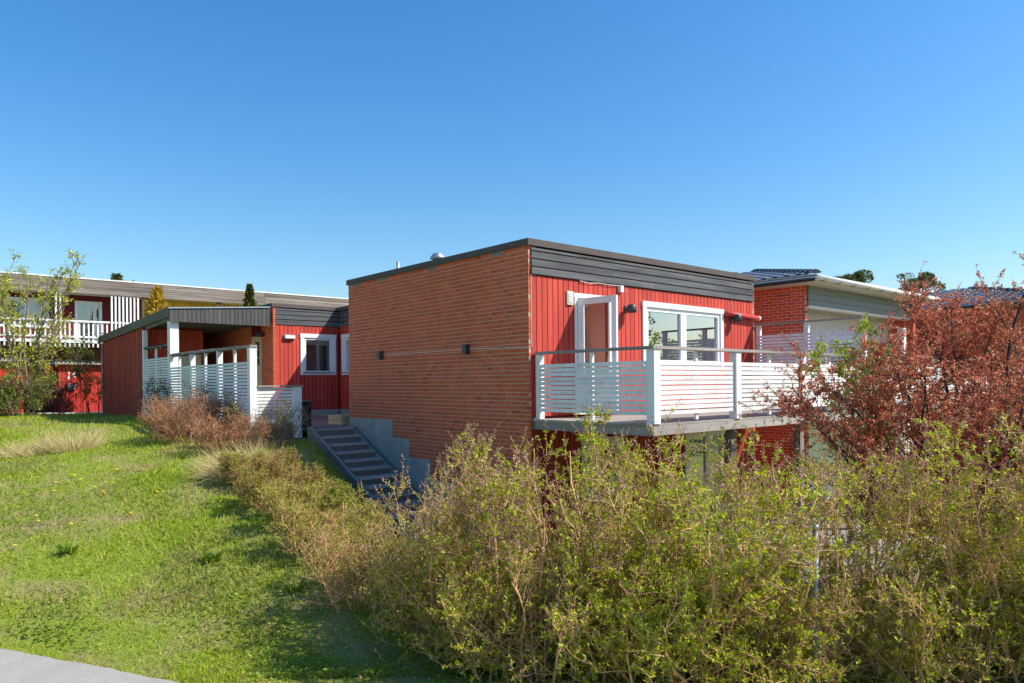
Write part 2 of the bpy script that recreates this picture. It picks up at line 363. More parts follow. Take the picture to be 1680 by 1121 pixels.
def window(parent, T, u0, u1, z0, z1, mull=(), casing=.085, mat='white', gl='glass', sillm='sill', sash=.055, head=True, deep=.05):
    """casing (the part itself) > sash, pane, sill"""
    m = MB(T); w = casing
    m.box(u0, u0 + w, .0, .035, z0, z1 - w); m.box(u1 - w, u1, .0, .035, z0, z1 - w); m.box(u0 - .012, u1 + .012, .0, .042, z1 - w, z1)
    m.box(u0 + w, u1 - w, -.002, .03, z0, z0 + w * .55)
    win = part('window', m, MT[mat], parent)
    s_ = MB(T); a, b, lo, hi = u0 + w + .004, u1 - w - .004, z0 + w * .55 + .004, z1 - w - .004
    edges = [a] + [x for x in mull] + [b]
    for i in range(len(edges) - 1):
        l = edges[i] + (0 if i == 0 else .018); r = edges[i + 1] - (0 if i == len(edges) - 2 else .018)
        s_.box(l, l + sash, -deep, .008, lo, hi); s_.box(r - sash, r, -deep, .008, lo, hi)
        s_.box(l + sash, r - sash, -deep, .006, lo, lo + sash); s_.box(l + sash, r - sash, -deep, .006, hi - sash, hi)
        part('pane', MB(T).box(l + sash, r - sash, -deep * .7, -deep * .7 + .006, lo + sash, hi - sash), MT[gl], win)
    for x in mull: s_.box(x - .016, x + .016, -deep, .014, lo, hi)
    part('sash', s_, MT[mat], win)
    if sillm: part('sill', MB(T).box(u0 + w * .6, u1 - w * .6, .031, .075, z0 + w * .55, z0 + w * .55 + .018), MT[sillm], win)
    return win

BRK = {}
def brick_wall(parent, T, u0, u1, z0, z1, mat, course=.07424, mod=.228, ops=(), individual=None, base=None, d_brick=.055, name='brick', phase=0.0, skip=None, keep=0):
    """running bond; pieces nearest the camera are objects of their own, the rest one joined part"""
    jt = .0125; bh = course - jt
    back = MB(T)
    for (a, b, lo, hi) in holes(u0 + .006, u1 - .002, z0, z1, list(ops)): back.box(a, b, -d_brick + .004, -.0035, lo, hi)
    part('mortar', back, MT['mortar'], parent)
    pieces = []
    nrow = int(round((z1 - z0) / course))
    for r in range(nrow):
        zz = z1 - (r + 1) * course + jt * .5
        off = (0 if r % 2 else .5) * mod + phase + random.uniform(-.006, .006); u = u0 - off
        while u < u1 - .015:
            a, b = max(u + jt / 2, u0), min(u + mod - jt / 2, u1); u += mod
            if b - a < .02: continue
            for (x, y, lo, hi) in holes(a, b, zz, zz + bh, list(ops)):
                if y - x < .015 or hi - lo < bh * .6: continue
                pieces.append((x, y, lo, hi))
    def dist(pc):
        q, p, z = T((pc[0] + pc[1]) / 2, 0, (pc[2] + pc[3]) / 2); v = hw(q, p, z)
        return math.dist(v, (0, 0, H)) + (0 if individual is None or individual(q, p, z) else 100)
    pieces.sort(key=dist)
    J = MB(T)
    for k, (x, y, lo, hi) in enumerate(pieces):
        dp = random.uniform(-.0015, .0025)
        if k < keep:
            key = (T(0, 0, 0)[0] == T(1, 0, 0)[0], round(y - x, 2), mat)
            if key not in BRK:
                L = round(y - x, 2); mb = MB()
                e = .003; hx, hd, hz = L / 2, d_brick / 2, bh / 2
                ax = key[0]
                def V(a, b, c_): return (b, a, c_) if ax else (a, b, c_)
                # a brick with its outer arrises knocked off
                vs = [V(sx * hx, hd, sz_ * hz) for sx, sz_ in ((-1, -1), (1, -1), (1, 1), (-1, 1))] + \
                     [V(sx * hx, -hd + e, sz_ * hz) for sx, sz_ in ((-1, -1), (1, -1), (1, 1), (-1, 1))] + \
                     [V(sx * (hx - e), -hd, sz_ * (hz - e)) for sx, sz_ in ((-1, -1), (1, -1), (1, 1), (-1, 1))]
                mb.v = vs; mb.f = [(0, 1, 2, 3), (8, 11, 10, 9)]
                for j in range(4):
                    j2 = (j + 1) % 4
                    mb.f += [(j, j + 4, j2 + 4, j2), (j + 4, j + 8, j2 + 8, j2 + 4)]
                BRK[key] = mb.mesh('brick', MT[mat], fix=True)
            q, p, z = T((x + y) / 2, -d_brick / 2 + dp, (lo + hi) / 2)
            inst(name, BRK[key], parent, (q, p, z))
        else:
            J.box(x, y, -d_brick, dp, lo, hi)
    if J.v: part(name + 'work', J, MT[mat], parent, kind='stuff')

# ------------------------------------------------------------------ ground
def pq(x, y):
    dx, dy = x - C0[0], y - C0[1]
    return dx * VA[0] + dy * VA[1], dx * VB[0] + dy * VB[1]

_LY = np.array([-60, 6.2, 7.0, 8.5, 10, 12, 14, 16, 19, 24, 30, 60, 3000.])
_LZ = np.array([-2.6, -2.6, -2.58, -2.2, -1.88, -1.53, -1.28, -1.12, -.98, -.93, -1.06, -1.1, -1.1])
def stair_z(p): return np.clip(-.96 - (5.89 - p) * .47, -3.05, -.96)
def smooth(t): t = np.clip(t, 0, 1); return t * t * (3 - 2 * t)
def gz(x, y):
    """height of the ground, eye-relative"""
    x = np.asarray(x, float); y = np.asarray(y, float)
    p, q = pq(x, y)
    L = np.interp(y, _LY, _LZ) + .04 * np.sin(x * .9 + y * .5) * smooth((y - 7.5) / 3) + .03 * np.sin(x * 1.7 - y * .8 + 1) * smooth((y - 7.5) / 3)
    R = np.interp(y, [7.5, 9.8], [-2.6, -3.08])
    B = np.minimum(L, stair_z(p) + .06 + .55 * np.maximum(0, -1.3 - q))
    bank = np.where(p < 6.1, B, L)
    low = smooth((q + 1.32) / .12) * smooth((6.05 - p) / .1)
    z = bank * (1 - low) + R * low
    # towards the path the bank runs out into the flat
    terr = smooth((q + 2.35) / .1) * smooth((p - 6.0) / .1) * smooth((40 - q) / 5)
    z = z * (1 - terr) + np.minimum(z, -1.12) * terr
    return z

def axis(lo, hi, step, far):
    a = list(np.arange(lo, hi + 1e-6, step)); d = step
    l, h = lo, hi
    left, right = [], []
    while h < far:
        d *= 1.5; h += d; l -= d; right.append(h); left.append(l)
    return np.array(left[::-1] + a + right)
gx = axis(-26, 20, .2, 2500); gy = axis(-8, 34, .2, 2500)
GX, GY = np.meshgrid(gx, gy, indexing='ij'); GZ = gz(GX, GY) + H
nx, ny = GX.shape
me = bpy.data.meshes.new('ground')
co = np.stack([GX, GY, GZ], -1).reshape(-1, 3)
idx = np.arange(nx * ny).reshape(nx, ny)
qd = np.stack([idx[:-1, :-1], idx[1:, :-1], idx[1:, 1:], idx[:-1, 1:]], -1).reshape(-1, 4)
def mesh_np(name, v, f, mat, smoothf=False):
    me = bpy.data.meshes.new(name); k = f.shape[1]
    me.vertices.add(len(v)); me.vertices.foreach_set('co', np.ascontiguousarray(v, dtype=np.float32).ravel())
    me.loops.add(f.size); me.loops.foreach_set('vertex_index', np.ascontiguousarray(f, dtype=np.int32).ravel())
    me.polygons.add(len(f)); me.polygons.foreach_set('loop_start', np.arange(len(f), dtype=np.int32) * k)
    me.polygons.foreach_set('loop_total', np.full(len(f), k, dtype=np.int32))
    if smoothf: me.polygons.foreach_set('use_smooth', np.ones(len(f), dtype=bool))
    me.materials.append(mat); me.update(calc_edges=True); me.validate(); return me
def wobj(name, me, label, cat=None, kind=None, loc=(0, 0, 0), parent=None, group=None):
    o = bpy.data.objects.new(name, me); COL.objects.link(o); o.location = loc; o.parent = parent
    return tag(o, label, cat, group, kind)
wobj('ground', mesh_np('ground', co, qd, MT['ground'], True), 'sloping grassy ground around the houses', 'ground', 'structure')

# footpath in the lower left corner, with added width out of view
pd = np.array([.93, -.367]); pd /= np.linalg.norm(pd); pn = np.array([-pd[1], pd[0]])
base = np.array([-5.0, 7.06]); ts = np.arange(-30, 30, .12); mb = MB()
edge = .012 * np.sin(ts * 1.3) + .008 * np.sin(ts * 5.3 + 1) + rng.normal(0, .006, len(ts))
vv = []
for i, t in enumerate(ts):
    a = base + pd * t + pn * edge[i]; b = base + pd * t - pn * 9.0  # near side widened out of view to bounce sunlight onto the brick
    vv += [(a[0], a[1]), (b[0], b[1])]
vv = np.array(vv); zz = np.full(len(vv), H - 2.6 + .045)
f = np.array([(2*i, 2*i+1, 2*i+3, 2*i+2) for i in range(len(ts) - 1)])
n0 = len(vv); v3 = np.column_stack([vv, zz]); vlow = v3.copy(); vlow[:, 2] -= .08
side_f = np.array([(2*i, 2*i+2, n0 + 2*i+2, n0 + 2*i) for i in range(len(ts) - 1)])
wobj('footpath', mesh_np('footpath', np.vstack([v3, vlow]), np.vstack([f, side_f]), MT['asphalt']), 'pale asphalt footpath in the lower left corner, widened out of view', 'path', 'structure')
PATH_EDGE = lambda x, y: (np.stack([x, y], -1) - base) @ pn      # >0: lawn side

# ------------------------------------------------------------------ the brick house (front box + entrance wing)
ZT, ZB, CAPB = 2.405, -3.25, 2.295
LEN, WID = 6.18, 6.98
house = thing('brick_house', 'flat-roofed red brick and red timber house with a charcoal roof band, in the middle', 'house', 0, 0, ZB)
PL = [(LEN, 4.30, -.748), (4.30, 3.67, -1.119), (3.67, 2.9, -1.49), (2.9, 2.1, -1.862), (2.1, 0, -2.307)]
ops = [(b, a, ZB, z) for a, b, z in PL]
TS = side(0.0)
VENTS = [(.62, .98), (2.62, 2.98), (4.50, 4.86), (5.62, 5.92)]
vops = [(a, b, 2.295 - .074, 2.296) for a, b in VENTS]
brick_wall(house, TS, 0.0, LEN, 2.295 - 41 * .07424, 2.295, 'brick', ops=vops, keep=300, individual=lambda q, p, z: z > -1.0)
# courses below the first plinth step
for (a, b, z), nc in zip(PL[1:], (5, 10, 15, 21)):
    brick_wall(house, TS, b, a, z, z + round((-.749 - z) / .07424) * .07424, 'brick', phase=.05)
for a, b, z in PL:
    part('plinth', MB(TS).box(b, a, -.09, .004, ZB, z - .002), MT['plinth'], house)
for a, b in VENTS:
    m = MB(TS); m.box(a + .01, b - .01, -.04, -.012, 2.224, 2.292)
    for k in range(9):
        x = a + .02 + k * (b - a - .04) / 8
        m.box(x - .006, x + .006, -.012, .004, 2.224, 2.292)
    m.box(a + .01, b - .01, -.012, .003, 2.224, 2.231); m.box(a + .01, b - .01, -.012, .003, 2.286, 2.292)
    part('vent_grille', m, MT['plinth'], house)
# backing walls
m = MB(); m.box(.062, .20, .02, LEN, ZB, CAPB); m.box(.2, WID, LEN - .15, LEN, ZB, CAPB); m.box(WID - .15, WID - .056, .0, LEN - .15, ZB, CAPB)
part('inner_wall', m, MT['room'], house)
brick_wall(house, lambda u, d, z: (WID + d, u, z), -.0, LEN, 2.295 - 74 * .07424, 2.295, 'brick')
# front facade
TF = front(0.0)
DOOR = (1.16, 2.00, -.56, 1.50); WIN = (2.965, 5.66, .33, 1.545)
FO = [(DOOR[0], DOOR[1], DOOR[2], DOOR[3]), (WIN[0], WIN[1], WIN[2], WIN[3])]
U0, U1 = .058, WID - .058
m = MB(TF)
for r in holes(U0, U1, -.74, CAPB - .02, FO): m.box(r[0], r[1], -.10, -.03, r[2], r[3])
part('wall', m, MT['darkred'], house)
boards(house, TF, U0, U1, -.56, 1.80, [(DOOR[0] - .07, DOOR[1] + .07, DOOR[2], DOOR[3] + .07), (WIN[0] - .005, WIN[1] + .005, WIN[2] - .01, WIN[3] + .005)], .1275, .017, -.036, .036, MT['red'])
zc = [2.277, 2.215, 2.085, 1.952, 1.818]
for k in range(4):
    cuts = [U0 - .005] + sorted(random.sample([1.2, 2.1, 3.3, 4.4, 5.4], 1)) + [U1 + .005]
    for a, b in zip(cuts, cuts[1:]):
        part('fascia_board', MB(TF).box(a, b - .003, -.03, .022 + .004 * k, zc[k + 1] + .004, zc[k] - .018), MT['char'], house)
m = MB(); ov = .035
m.box(-ov, -.0, -ov, LEN + ov, CAPB, ZT); m.box(0, WID + ov, -ov, .0, CAPB, ZT); m.box(0, WID + ov, LEN, LEN + ov, CAPB, ZT); m.box(WID, WID + ov, 0, LEN, CAPB, ZT)
m.box(-ov - .01, -ov, -ov - .01, LEN + ov, CAPB - .004, CAPB + .012); m.box(-ov, WID + ov, -ov - .01, -ov, CAPB - .004, CAPB + .012)
part('roof_edge', m, MT['cap'], house)
m = MB(); m.box(0, WID, 0, LEN, 2.2955, 2.385); part('roof', m, MT['felt'], house)
# upper room behind window and door
m = MB(); m.box(.21, WID - .16, .12, LEN - .16, -.70, -.56); m.box(.21, WID - .16, .12, LEN - .16, 1.85, 1.92)
m.box(.21, WID - .16, 3.3, 3.36, -.56, 1.85); m.box(.202, .215, .1, 3.3, -.56, 1.85)
part('room', m, MT['room'], house)
m = MB(); m.box(2.25, 2.33, .12, 3.3, -.56, 1.85); m.box(.9, .96, .12, 3.3, -.56, 1.85); m.box(.96, 2.25, 2.0, 2.06, -.56, 1.85)
part('partition', m, MT['salmon'], house)
# window of the upper floor
wn = window(house, TF, WIN[0] - .02, WIN[1] + .02, WIN[2] - .03, WIN[3] + .02, mull=(4.27,), casing=.105, sash=.075, sillm='white', deep=.06)
# door frame, open door
m = MB(TF); a, b, lo, hi = DOOR
m.box(a - .075, a, -.06, .012, lo, hi); m.box(b, b + .075, -.06, .012, lo, hi); m.box(a - .09, b + .09, -.06, .018, hi, hi + .08)
m.box(a, b, -.06, .01, lo, lo + .035)
df = part('door_frame', m, MT['white'], house)
ang = math.radians(83); hx = a + .02; Lw = .80
dv = Vector((math.cos(ang), -math.sin(ang), 0)); nv = Vector((dv.y, -dv.x, 0))
def leaf_box(m, s0, s1, z0, z1, t0=-.025, t1=.025):
    b0 = Vector((hx, -.02, 0))
    pts = [b0 + dv * s0 + nv * t0, b0 + dv * s1 + nv * t0, b0 + dv * s1 + nv * t1, b0 + dv * s0 + nv * t1]
    m.poly([(p_.x, p_.y, z0) for p_ in pts], (0, 0, z1 - z0))
m = MB(); z0, z1 = lo + .05, hi - .02
leaf_box(m, 0, .10, z0, z1); leaf_box(m, Lw - .10, Lw, z0, z1); leaf_box(m, .10, Lw - .10, z1 - .11, z1); leaf_box(m, .10, Lw - .10, z0, z0 + .12)
leaf_box(m, .10, Lw - .10, z0 + .60, z0 + .70); leaf_box(m, .10, Lw - .10, z0 + .12, z0 + .60, -.012, .012)
dr = part('door', m, MT['white'], house, fix=True, label='white glazed balcony door standing open')
m = MB(); leaf_box(m, .10, Lw - .10, z0 + .70, z1 - .11, -.004, .004); part('pane', m, MT['glassdoor'], dr, fix=True)
m = MB(); leaf_box(m, Lw - .062, Lw - .038, z0 + .92, z0 + 1.10, .025, .031); leaf_box(m, Lw - .17, Lw - .038, z0 + 1.055, z0 + 1.075, .055, .07); leaf_box(m, Lw - .058, Lw - .042, z0 + 1.055, z0 + 1.075, .031, .055)
part('handle', m, MT['steel'], dr, fix=True)
# louvred vent beside the door
m = MB(TF); m.box(.885, 1.035, -.002, .03, 1.36, 1.60)
vt = part('wall_vent', m, MT['cream'], house)
m = MB(TF)
for k in range(6): m.box(.91, 1.01, .03, .04, 1.40 + k * .028, 1.40 + k * .028 + .014)
part('louvre', m, MT['white'], vt)
m = MB(TF); m.box(2.255, 2.335, .0, .07, 1.68, 1.80); part('junction_box', m, MT['white'], house)
for pts_, r_ in (([(2.30, -.03, 1.80), (2.0, -.03, 1.79), (1.7, -.03, 1.80), (1.45, -.03, 1.78), (1.2, -.03, 1.80)], .006),
                 ([(2.46, -.012, 1.80), (2.46, -.012, 1.42)], .005), ([(6.04, -.012, 1.80), (6.04, -.012, 1.42)], .005),
                 ([(.05, -.014, 1.80), (.05, -.014, .60), (-.012, -.012, .60), (-.012, 1.6, .63)], .005), ([(-.012, 1.72, .63), (-.012, 3.2, .628), (-.012, 4.62, .626)], .005)):
    part('cable', MB().tube(pts_, r_, 5), MT['white'], house)
# lower storey under the balcony
LO = [(1.25, 2.3, -2.27, -1.02), (4.3, 5.92, -2.95, -1.02)]
m = MB(TF)
for r in holes(U0, U1, ZB, -.76, LO): m.box(r[0], r[1], -.10, -.03, r[2], r[3])
part('lower_wall', m, MT['darkred'], house)
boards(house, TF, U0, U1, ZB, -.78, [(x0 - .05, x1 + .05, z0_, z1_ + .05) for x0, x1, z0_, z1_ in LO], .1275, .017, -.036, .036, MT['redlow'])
window(house, TF, 1.22, 2.33, -2.3, -.99, casing=.10, mat='cream', sillm=None)
window(house, TF, 4.27, 5.95, -3.0, -.99, mull=(5.1,), casing=.10, mat='cream', sillm=None)
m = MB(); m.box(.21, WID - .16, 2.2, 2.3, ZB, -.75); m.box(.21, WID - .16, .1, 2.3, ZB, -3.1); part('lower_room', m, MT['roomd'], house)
# roof pipes
m = MB(); m.tube([(.6, 5.0, 2.38), (.6, 5.0, 2.74)], .035, 10); part('vent_pipe', m, MT['steel'], house, True)

# entrance wing
PE, QE, QS = 11.7, .5, 2.62
TE = front(PE); TSE = side(QE); TQ = side(QS)
EDO = (12.55, 13.36, -.88, 1.50)
brick_wall(house, TSE, PE, 19.0, 2.295 - 43 * .07424, 2.295, 'brick', ops=[(EDO[0], EDO[1], EDO[2], 1.86)], keep=0)
part('inner_wall', MB(TSE).box(PE + .02, 19, -.3, -.082, -1.1, 2.29), MT['room'], house)
# brick end of the side wall, seen from the front
m = MB()
for r in range(43):
    z = 2.295 - (r + 1) * .07424; m.box(QE, QE + .085, PE - .012, PE + .05, z + .006, z + .068)
part('brickwork', m, MT['brick'], house, kind='stuff')
EW = (1.34, 2.50, .30, 1.55)
m = MB(TE)
for r in holes(QE + .09, QS, -1.1, 2.29, [EW]): m.box(r[0], r[1], -.2, -.03, r[2], r[3])
part('wall', m, MT['darkred'], house)
boards(house, TE, QE + .09, QS - .01, -.745, 1.78, [(EW[0] - .005, EW[1] + .005, EW[2] - .01, EW[3] + .005)], .127, .016, -.03, .030, MT['red'])
part('plinth', MB(TE).box(QE + .09, QS, -.03, -.008, -1.1, -.755), MT['plinth'], house)
zc2 = [2.285, 2.215, 2.085, 1.95, 1.79]
for k in range(4):
    part('fascia_board', MB(TE).box(QE + .088, QS - .03, -.03, .012 + .004 * k, zc2[k + 1] + .004, zc2[k] - .018), MT['char'], house)
window(house, TE, EW[0], EW[1], EW[2], EW[3], casing=.12, sash=.06, mull=(), deep=.08, gl='glassdoor')
m = MB(TE); m.box(1.46, 1.56, -.16, -.15, .4, 1.45); m.box(2.28, 2.38, -.16, -.15, .4, 1.45); m.box(1.46, 2.38, -.165, -.155, 1.22, 1.45); m.box(1.95, 2.02, -.17, -.14, .4, 1.45)
part('curtain', m, MT['curtain'], house)
m = MB(); m.box(QE + .35, QS - .22, PE + .55, PE + .58, -.5, 2.0); m.box(QS - .25, QS - .22, PE + .21, PE + .55, -.5, 2.0); part('room_liner', m, MT['room'], house)  # plain room lining behind the entrance wing window
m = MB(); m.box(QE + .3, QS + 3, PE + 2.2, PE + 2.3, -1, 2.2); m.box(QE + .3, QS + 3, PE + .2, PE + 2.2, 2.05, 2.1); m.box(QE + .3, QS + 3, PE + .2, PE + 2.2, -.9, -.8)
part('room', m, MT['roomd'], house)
# return wall facing left, up to the brick box
SW = (PE - 1.45, PE - .22, .30, 1.55)
m = MB(TQ)
for r in holes(LEN, PE, -1.1, 2.29, [SW]): m.box(r[0], r[1], -.2, -.03, r[2], r[3])
part('wall', m, MT['darkred'], house)
boards(house, TQ, LEN + .01, PE - .012, -.745, 1.80, [(SW[0] - .005, SW[1] + .005, SW[2] - .01, SW[3] + .005)], .127, .016, -.03, .030, MT['red'])
part('plinth', MB(TQ).box(LEN, PE - .03, -.03, -.008, -1.1, -.755), MT['plinth'], house)
window(house, TQ, SW[0], SW[1], SW[2], SW[3], casing=.12, sash=.06, deep=.08)
for k in range(4):
    part('fascia_board', MB(TQ).box(LEN, PE - .0, -.03, .012 + .004 * k, zc2[k + 1] + .004, zc2[k] - .018), MT['char'], house)
m = MB(); m.box(QE - .04, QS, PE - .04, PE, 2.297, 2.405); m.box(QE - .04, QE, PE, 19, 2.297, 2.405)
m.box(QS - .10, QS, LEN + .04, PE - .04, 2.297, 2.40)
part('roof_edge', m, MT['cap'], house)
m = MB(); m.box(QE, 7.0, PE, 19, 2.2955, 2.385); m.box(QS, 7.0, LEN + .04, PE, 2.2955, 2.385); part('roof', m, MT['felt'], house)
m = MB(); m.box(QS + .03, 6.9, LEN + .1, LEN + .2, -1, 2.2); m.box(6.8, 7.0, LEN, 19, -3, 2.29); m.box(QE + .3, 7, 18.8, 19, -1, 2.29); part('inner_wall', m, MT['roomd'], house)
# small roof terrace glimpsed past the corner
# entrance door (cream, six small panes)
m = MB(TSE); a, b, lo, hi = EDO
m.box(a, a + .06, -.08, -.0, lo, hi); m.box(b - .06, b, -.08, -.0, lo, hi); m.box(a + .06, b - .06, -.08, -.002, hi - .06, hi)
m.box(a + .06, b - .06, -.07, -.03, lo, hi - .06)
ed = part('entrance_door', m, MT['cream'], house)
m = MB(TSE)
for i in range(2):
    for j in range(3):
        m.box(a + .26 + i * .155, a + .26 + i * .155 + .125, -.03, -.026, .62 + j * .245, .62 + j * .245 + .215)
part('pane', m, MT['glassd'], ed)
m = MB(TSE); m.box(a + .22, b - .22, -.032, -.024, .56, .60); m.box(a + .22, b - .22, -.032, -.024, 1.36, 1.40); m.box(a + .09, a + .2, -.03, .02, .47, .50)
part('trim', m, MT['cream'], ed)
part('panel', MB(TSE).box(a, b, -.06, -.004, hi + .002, 1.86), MT['darkred'], house)

# ------------------------------------------------------------------ balcony
DZ = -.60
bal = thing('balcony', 'white slatted balcony on grey beams along the red facade', 'balcony', .1, -2.5, DZ)
QB1 = 6.85; PF = -2.49
n = 20; wbd = (2.42) / n
for k in range(n):
    p0 = -2.46 + k * wbd
    part('deck_board', MB().box(.10, QB1, p0, p0 + wbd - .006, DZ - .028, DZ + random.uniform(-.001, .001)), MT['grey'], bal)
MT['edge'] = M('bleached_beam', (.30, .275, .25), (.52, .49, .455), 6, (.1, 1, 1), rough=.9, rand=.1, bump=.6)
part('edge_beam', MB().box(.06, QB1 + .1, PF - .03, PF + .018, DZ - .155, DZ - .03), MT['edge'], bal)
part('edge_beam', MB().box(.06, .108, PF + .02, -.06, DZ - .165, DZ - .03), MT['greyp'], bal)
part('edge_board', MB().box(.03, .098, PF + .02, -.05, DZ - .027, DZ + .003), MT['greyp'], bal)
for k in range(5): part('joist', MB().box(.9 + k * 1.35, .96 + k * 1.35, PF + .03, -.06, DZ - .17, DZ - .035), MT['greyp'], bal)
POSTQ = [.12, 2.22, 4.36, 6.6]
RT = .515
for i, q in enumerate(POSTQ):
    m = MB(); m.box(q, q + .14, PF, PF + .14, DZ + .004, RT - .045); part('post', m, MT['white'], bal)
part('post', MB().box(.10, .20, -.15, -.05, DZ + .004, RT - .045), MT['white'], bal)
part('handrail', MB().box(.08, QB1, PF - .02, PF + .13, RT - .043, RT), MT['grey'], bal)
part('handrail', MB().box(.09, .21, PF + .132, -.03, RT - .043, RT), MT['greyp'], bal)
for a, b in zip(POSTQ, POSTQ[1:]):
    mq = (a + b + .14) / 2
    part('upright', MB().box(mq - .028, mq + .028, PF + .064, PF + .11, DZ + .03, RT - .045), MT['white'], bal)
part('upright', MB().box(.14, .185, -1.29, -1.235, DZ + .03, RT - .045), MT['white'], bal)
NS = 11; st, pitch = .307, .0722
for k in range(NS):
    z1 = st - k * pitch + random.uniform(-.002, .002)
    for a, b in zip(POSTQ, POSTQ[1:]):
        part('slat', MB().box(a + .143, b - .003, PF + .040, PF + .062, z1 - .058, z1), MT['whitew'], bal)
    part('slat', MB().box(.115, .137, PF + .143, -.153, z1 - .058, z1), MT['whitew'], bal)
for q in (2.22, 4.45, 6.55):
    part('support_post', MB().box(q, q + .14, PF + .10, PF + .24, -3.1, DZ - .18), MT['greyz'], bal)

# privacy screen between the two balconies
scr = thing('privacy_screen', 'tall white slatted screen with grey rail between the two balconies', 'screen', 6.95, -2.5, DZ)
QP = 6.93
for p in (-.12, -1.25, -2.44):
    part('post', MB().box(QP, QP + (.09 if p < -2 else .07), p - .05, p + .05, DZ - .02, 1.262), MT['white'], scr)
part('top_rail', MB().box(QP - .03, QP + .11, -2.5, .0 - .045, 1.264, 1.30), MT['greyp'], scr)
for k in range(23):
    z1 = 1.03 - k * .0715
    part('slat', MB().box(QP - .024, QP - .002, -2.47, -.075, z1 - .056, z1), MT['whitew'], scr)

# neighbouring balcony, glimpsed through the red tree
nb = thing('neighbour_balcony', 'white slatted balcony of the next house behind the red-leaved tree', 'balcony', 7.1, -2.5, DZ)
part('floor_slab', MB().box(7.1, 14.5, -2.46, -.4, DZ - .2, DZ), MT['grey'], nb)
for q in (8.9, 10.9, 12.8, 14.4):
    part('post', MB().box(q, q + .13, PF, PF + .13, DZ, 1.15 if q == 8.9 else RT), MT['white'], nb)
part('handrail', MB().box(7.12, 14.5, PF - .02, PF + .13, RT + .001, RT + .045), MT['grey'], nb)
for a, b in ((7.12, 8.9), (9.03, 10.9), (11.03, 12.8), (12.93, 14.4)):
    for k in range(11):
        z1 = st - k * pitch
        part('slat', MB().box(a + .003, b - .003, PF + .04, PF + .062, z1 - .054, z1), MT['whitew'], nb)
for q in (9.0, 14.2): part('support_post', MB().box(q, q + .15, PF + .1, PF + .25, -3.1, DZ - .2), MT['white'], nb)

# ------------------------------------------------------------------ wall lamps, awning, roof vents
def hood_lamp(name, T, u, z, label, k=1.0):
    q, p, _ = T(u, .1, z)
    t = thing(name, label, 'wall lamp', q, p, z - .1, 'dark wall lamps')
    m = MB(T); m.box(u - .045 * k, u + .045 * k, .0, .02, z - .06, z + .06); m.box(u - .018, u + .018, .02, .10, z - .015, z + .015)
    part('bracket', m, MT['lamp'], t)
    m = MB(); cq, cp, _ = T(u, .155 * k, z)
    prof = [(.088 * k, z - .075), (.09 * k, z - .01), (.086 * k, z + .035), (.07 * k, z + .068), (.04 * k, z + .085), (.004, z + .09)]
    m.lathe(prof, cq, cp, 16)
    part('shade', m, MT['lamp'], t, True)
    return t
hood_lamp('wall_lamp', TF, 2.46, 1.375, 'dark hooded wall lamp right of the open balcony door')
hood_lamp('wall_lamp', TF, 6.04, 1.385, 'dark hooded wall lamp below the red awning cassette')
hood_lamp('wall_lamp', TSE, 12.35, 1.52, 'dark hooded wall lamp beside the cream entrance door')
for pp, lab in ((4.70, 'small black box lamp on the brick wall, further from the balcony'), (1.66, 'small black box lamp on the brick wall, nearer the balcony')):
    t = thing('box_lamp', lab, 'wall lamp', -.05, pp, .52, 'box lamps on the brick wall')
    part('housing', MB(TS).box(pp - .055, pp + .055, .012, .105, .535, .715), MT['lamp'], t)
    part('back_plate', MB(TS).box(pp - .05, pp + .05, .002, .012, .545, .705), MT['black'], t)
t = thing('bulkhead_lamp', 'small silver and white wall lamp on the sunlit red boards by the far window', 'wall lamp', .98, PE - .05, 1.36)
part('base', MB(TE).box(.82, 1.16, .0, .05, 1.37, 1.50), MT['steel'], t)
part('diffuser', MB(TE).box(.84, 1.14, .05, .10, 1.385, 1.475), MT['white'], t)
t = thing('awning', 'rolled-up red awning cassette with white end cap at facade end', 'awning', 6.3, -.1, 1.4)
m = MB(); m.tube([(5.70, -.085, 1.475), (6.98, -.085, 1.44)], .052, 10); part('cassette', m, MT['awning'], t, True)
m = MB(); m.tube([(6.981, -.085, 1.44), (7.04, -.085, 1.4385)], .054, 10); part('end_cap', m, MT['white'], t, True)
m = MB(TF); m.box(5.78, 5.83, .0, .05, 1.45, 1.50); m.box(6.75, 6.80, .0, .05, 1.425, 1.475); part('wall_bracket', m, MT['awning'], t)
t = thing('roof_cowl', 'round silver ventilation cowl on the flat roof', 'roof vent', 2.0, 5.45, 2.38)
m = MB(); m.lathe([(.12, 2.38), (.12, 3.0)], 2.0, 5.45, 16); part('stack', m, MT['steel'], t, True)
m = MB(); m.lathe([(.14, 3.0), (.185, 3.01), (.185, 3.05), (.12, 3.12), (.11, 3.14), (.01, 3.145)], 2.0, 5.45, 16); part('hood', m, MT['steel'], t, True)

# orchids on the window sill, inside
def orchid(q, z, mat, label):
    t = thing('orchid', label, 'potted plant', q, .17, z, 'orchids on the window sill')
    part('pot', MB().lathe([(.05, z), (.065, z + .11), (.055, z + .11)], q, .17, 12), MT['white'], t, True)
    part('stem', MB().tube([(q, .17, z + .1), (q + .02, .16, z + .3), (q - .03, .15, z + .42)], .005, 5), MT['greenleaf'], t)
    m = MB()
    for k in range(14):
        cx, cy, cz = q - .02 + random.uniform(-.08, .06), .15 + random.uniform(-.03, .03), z + random.uniform(.26, .46)
        for j in range(5):
            an = j * 1.257 + random.random(); r = .03; i = len(m.v)
            m.v += [(cx, cy, cz), (cx + math.cos(an - .45) * r, cy - .006, cz + math.sin(an - .45) * r), (cx + math.cos(an) * r * 1.4, cy, cz + math.sin(an) * r * 1.4), (cx + math.cos(an + .45) * r, cy - .006, cz + math.sin(an + .45) * r)]
            m.f.append((i, i + 1, i + 2, i + 3))
    part('blossom', m, MT[mat], t)
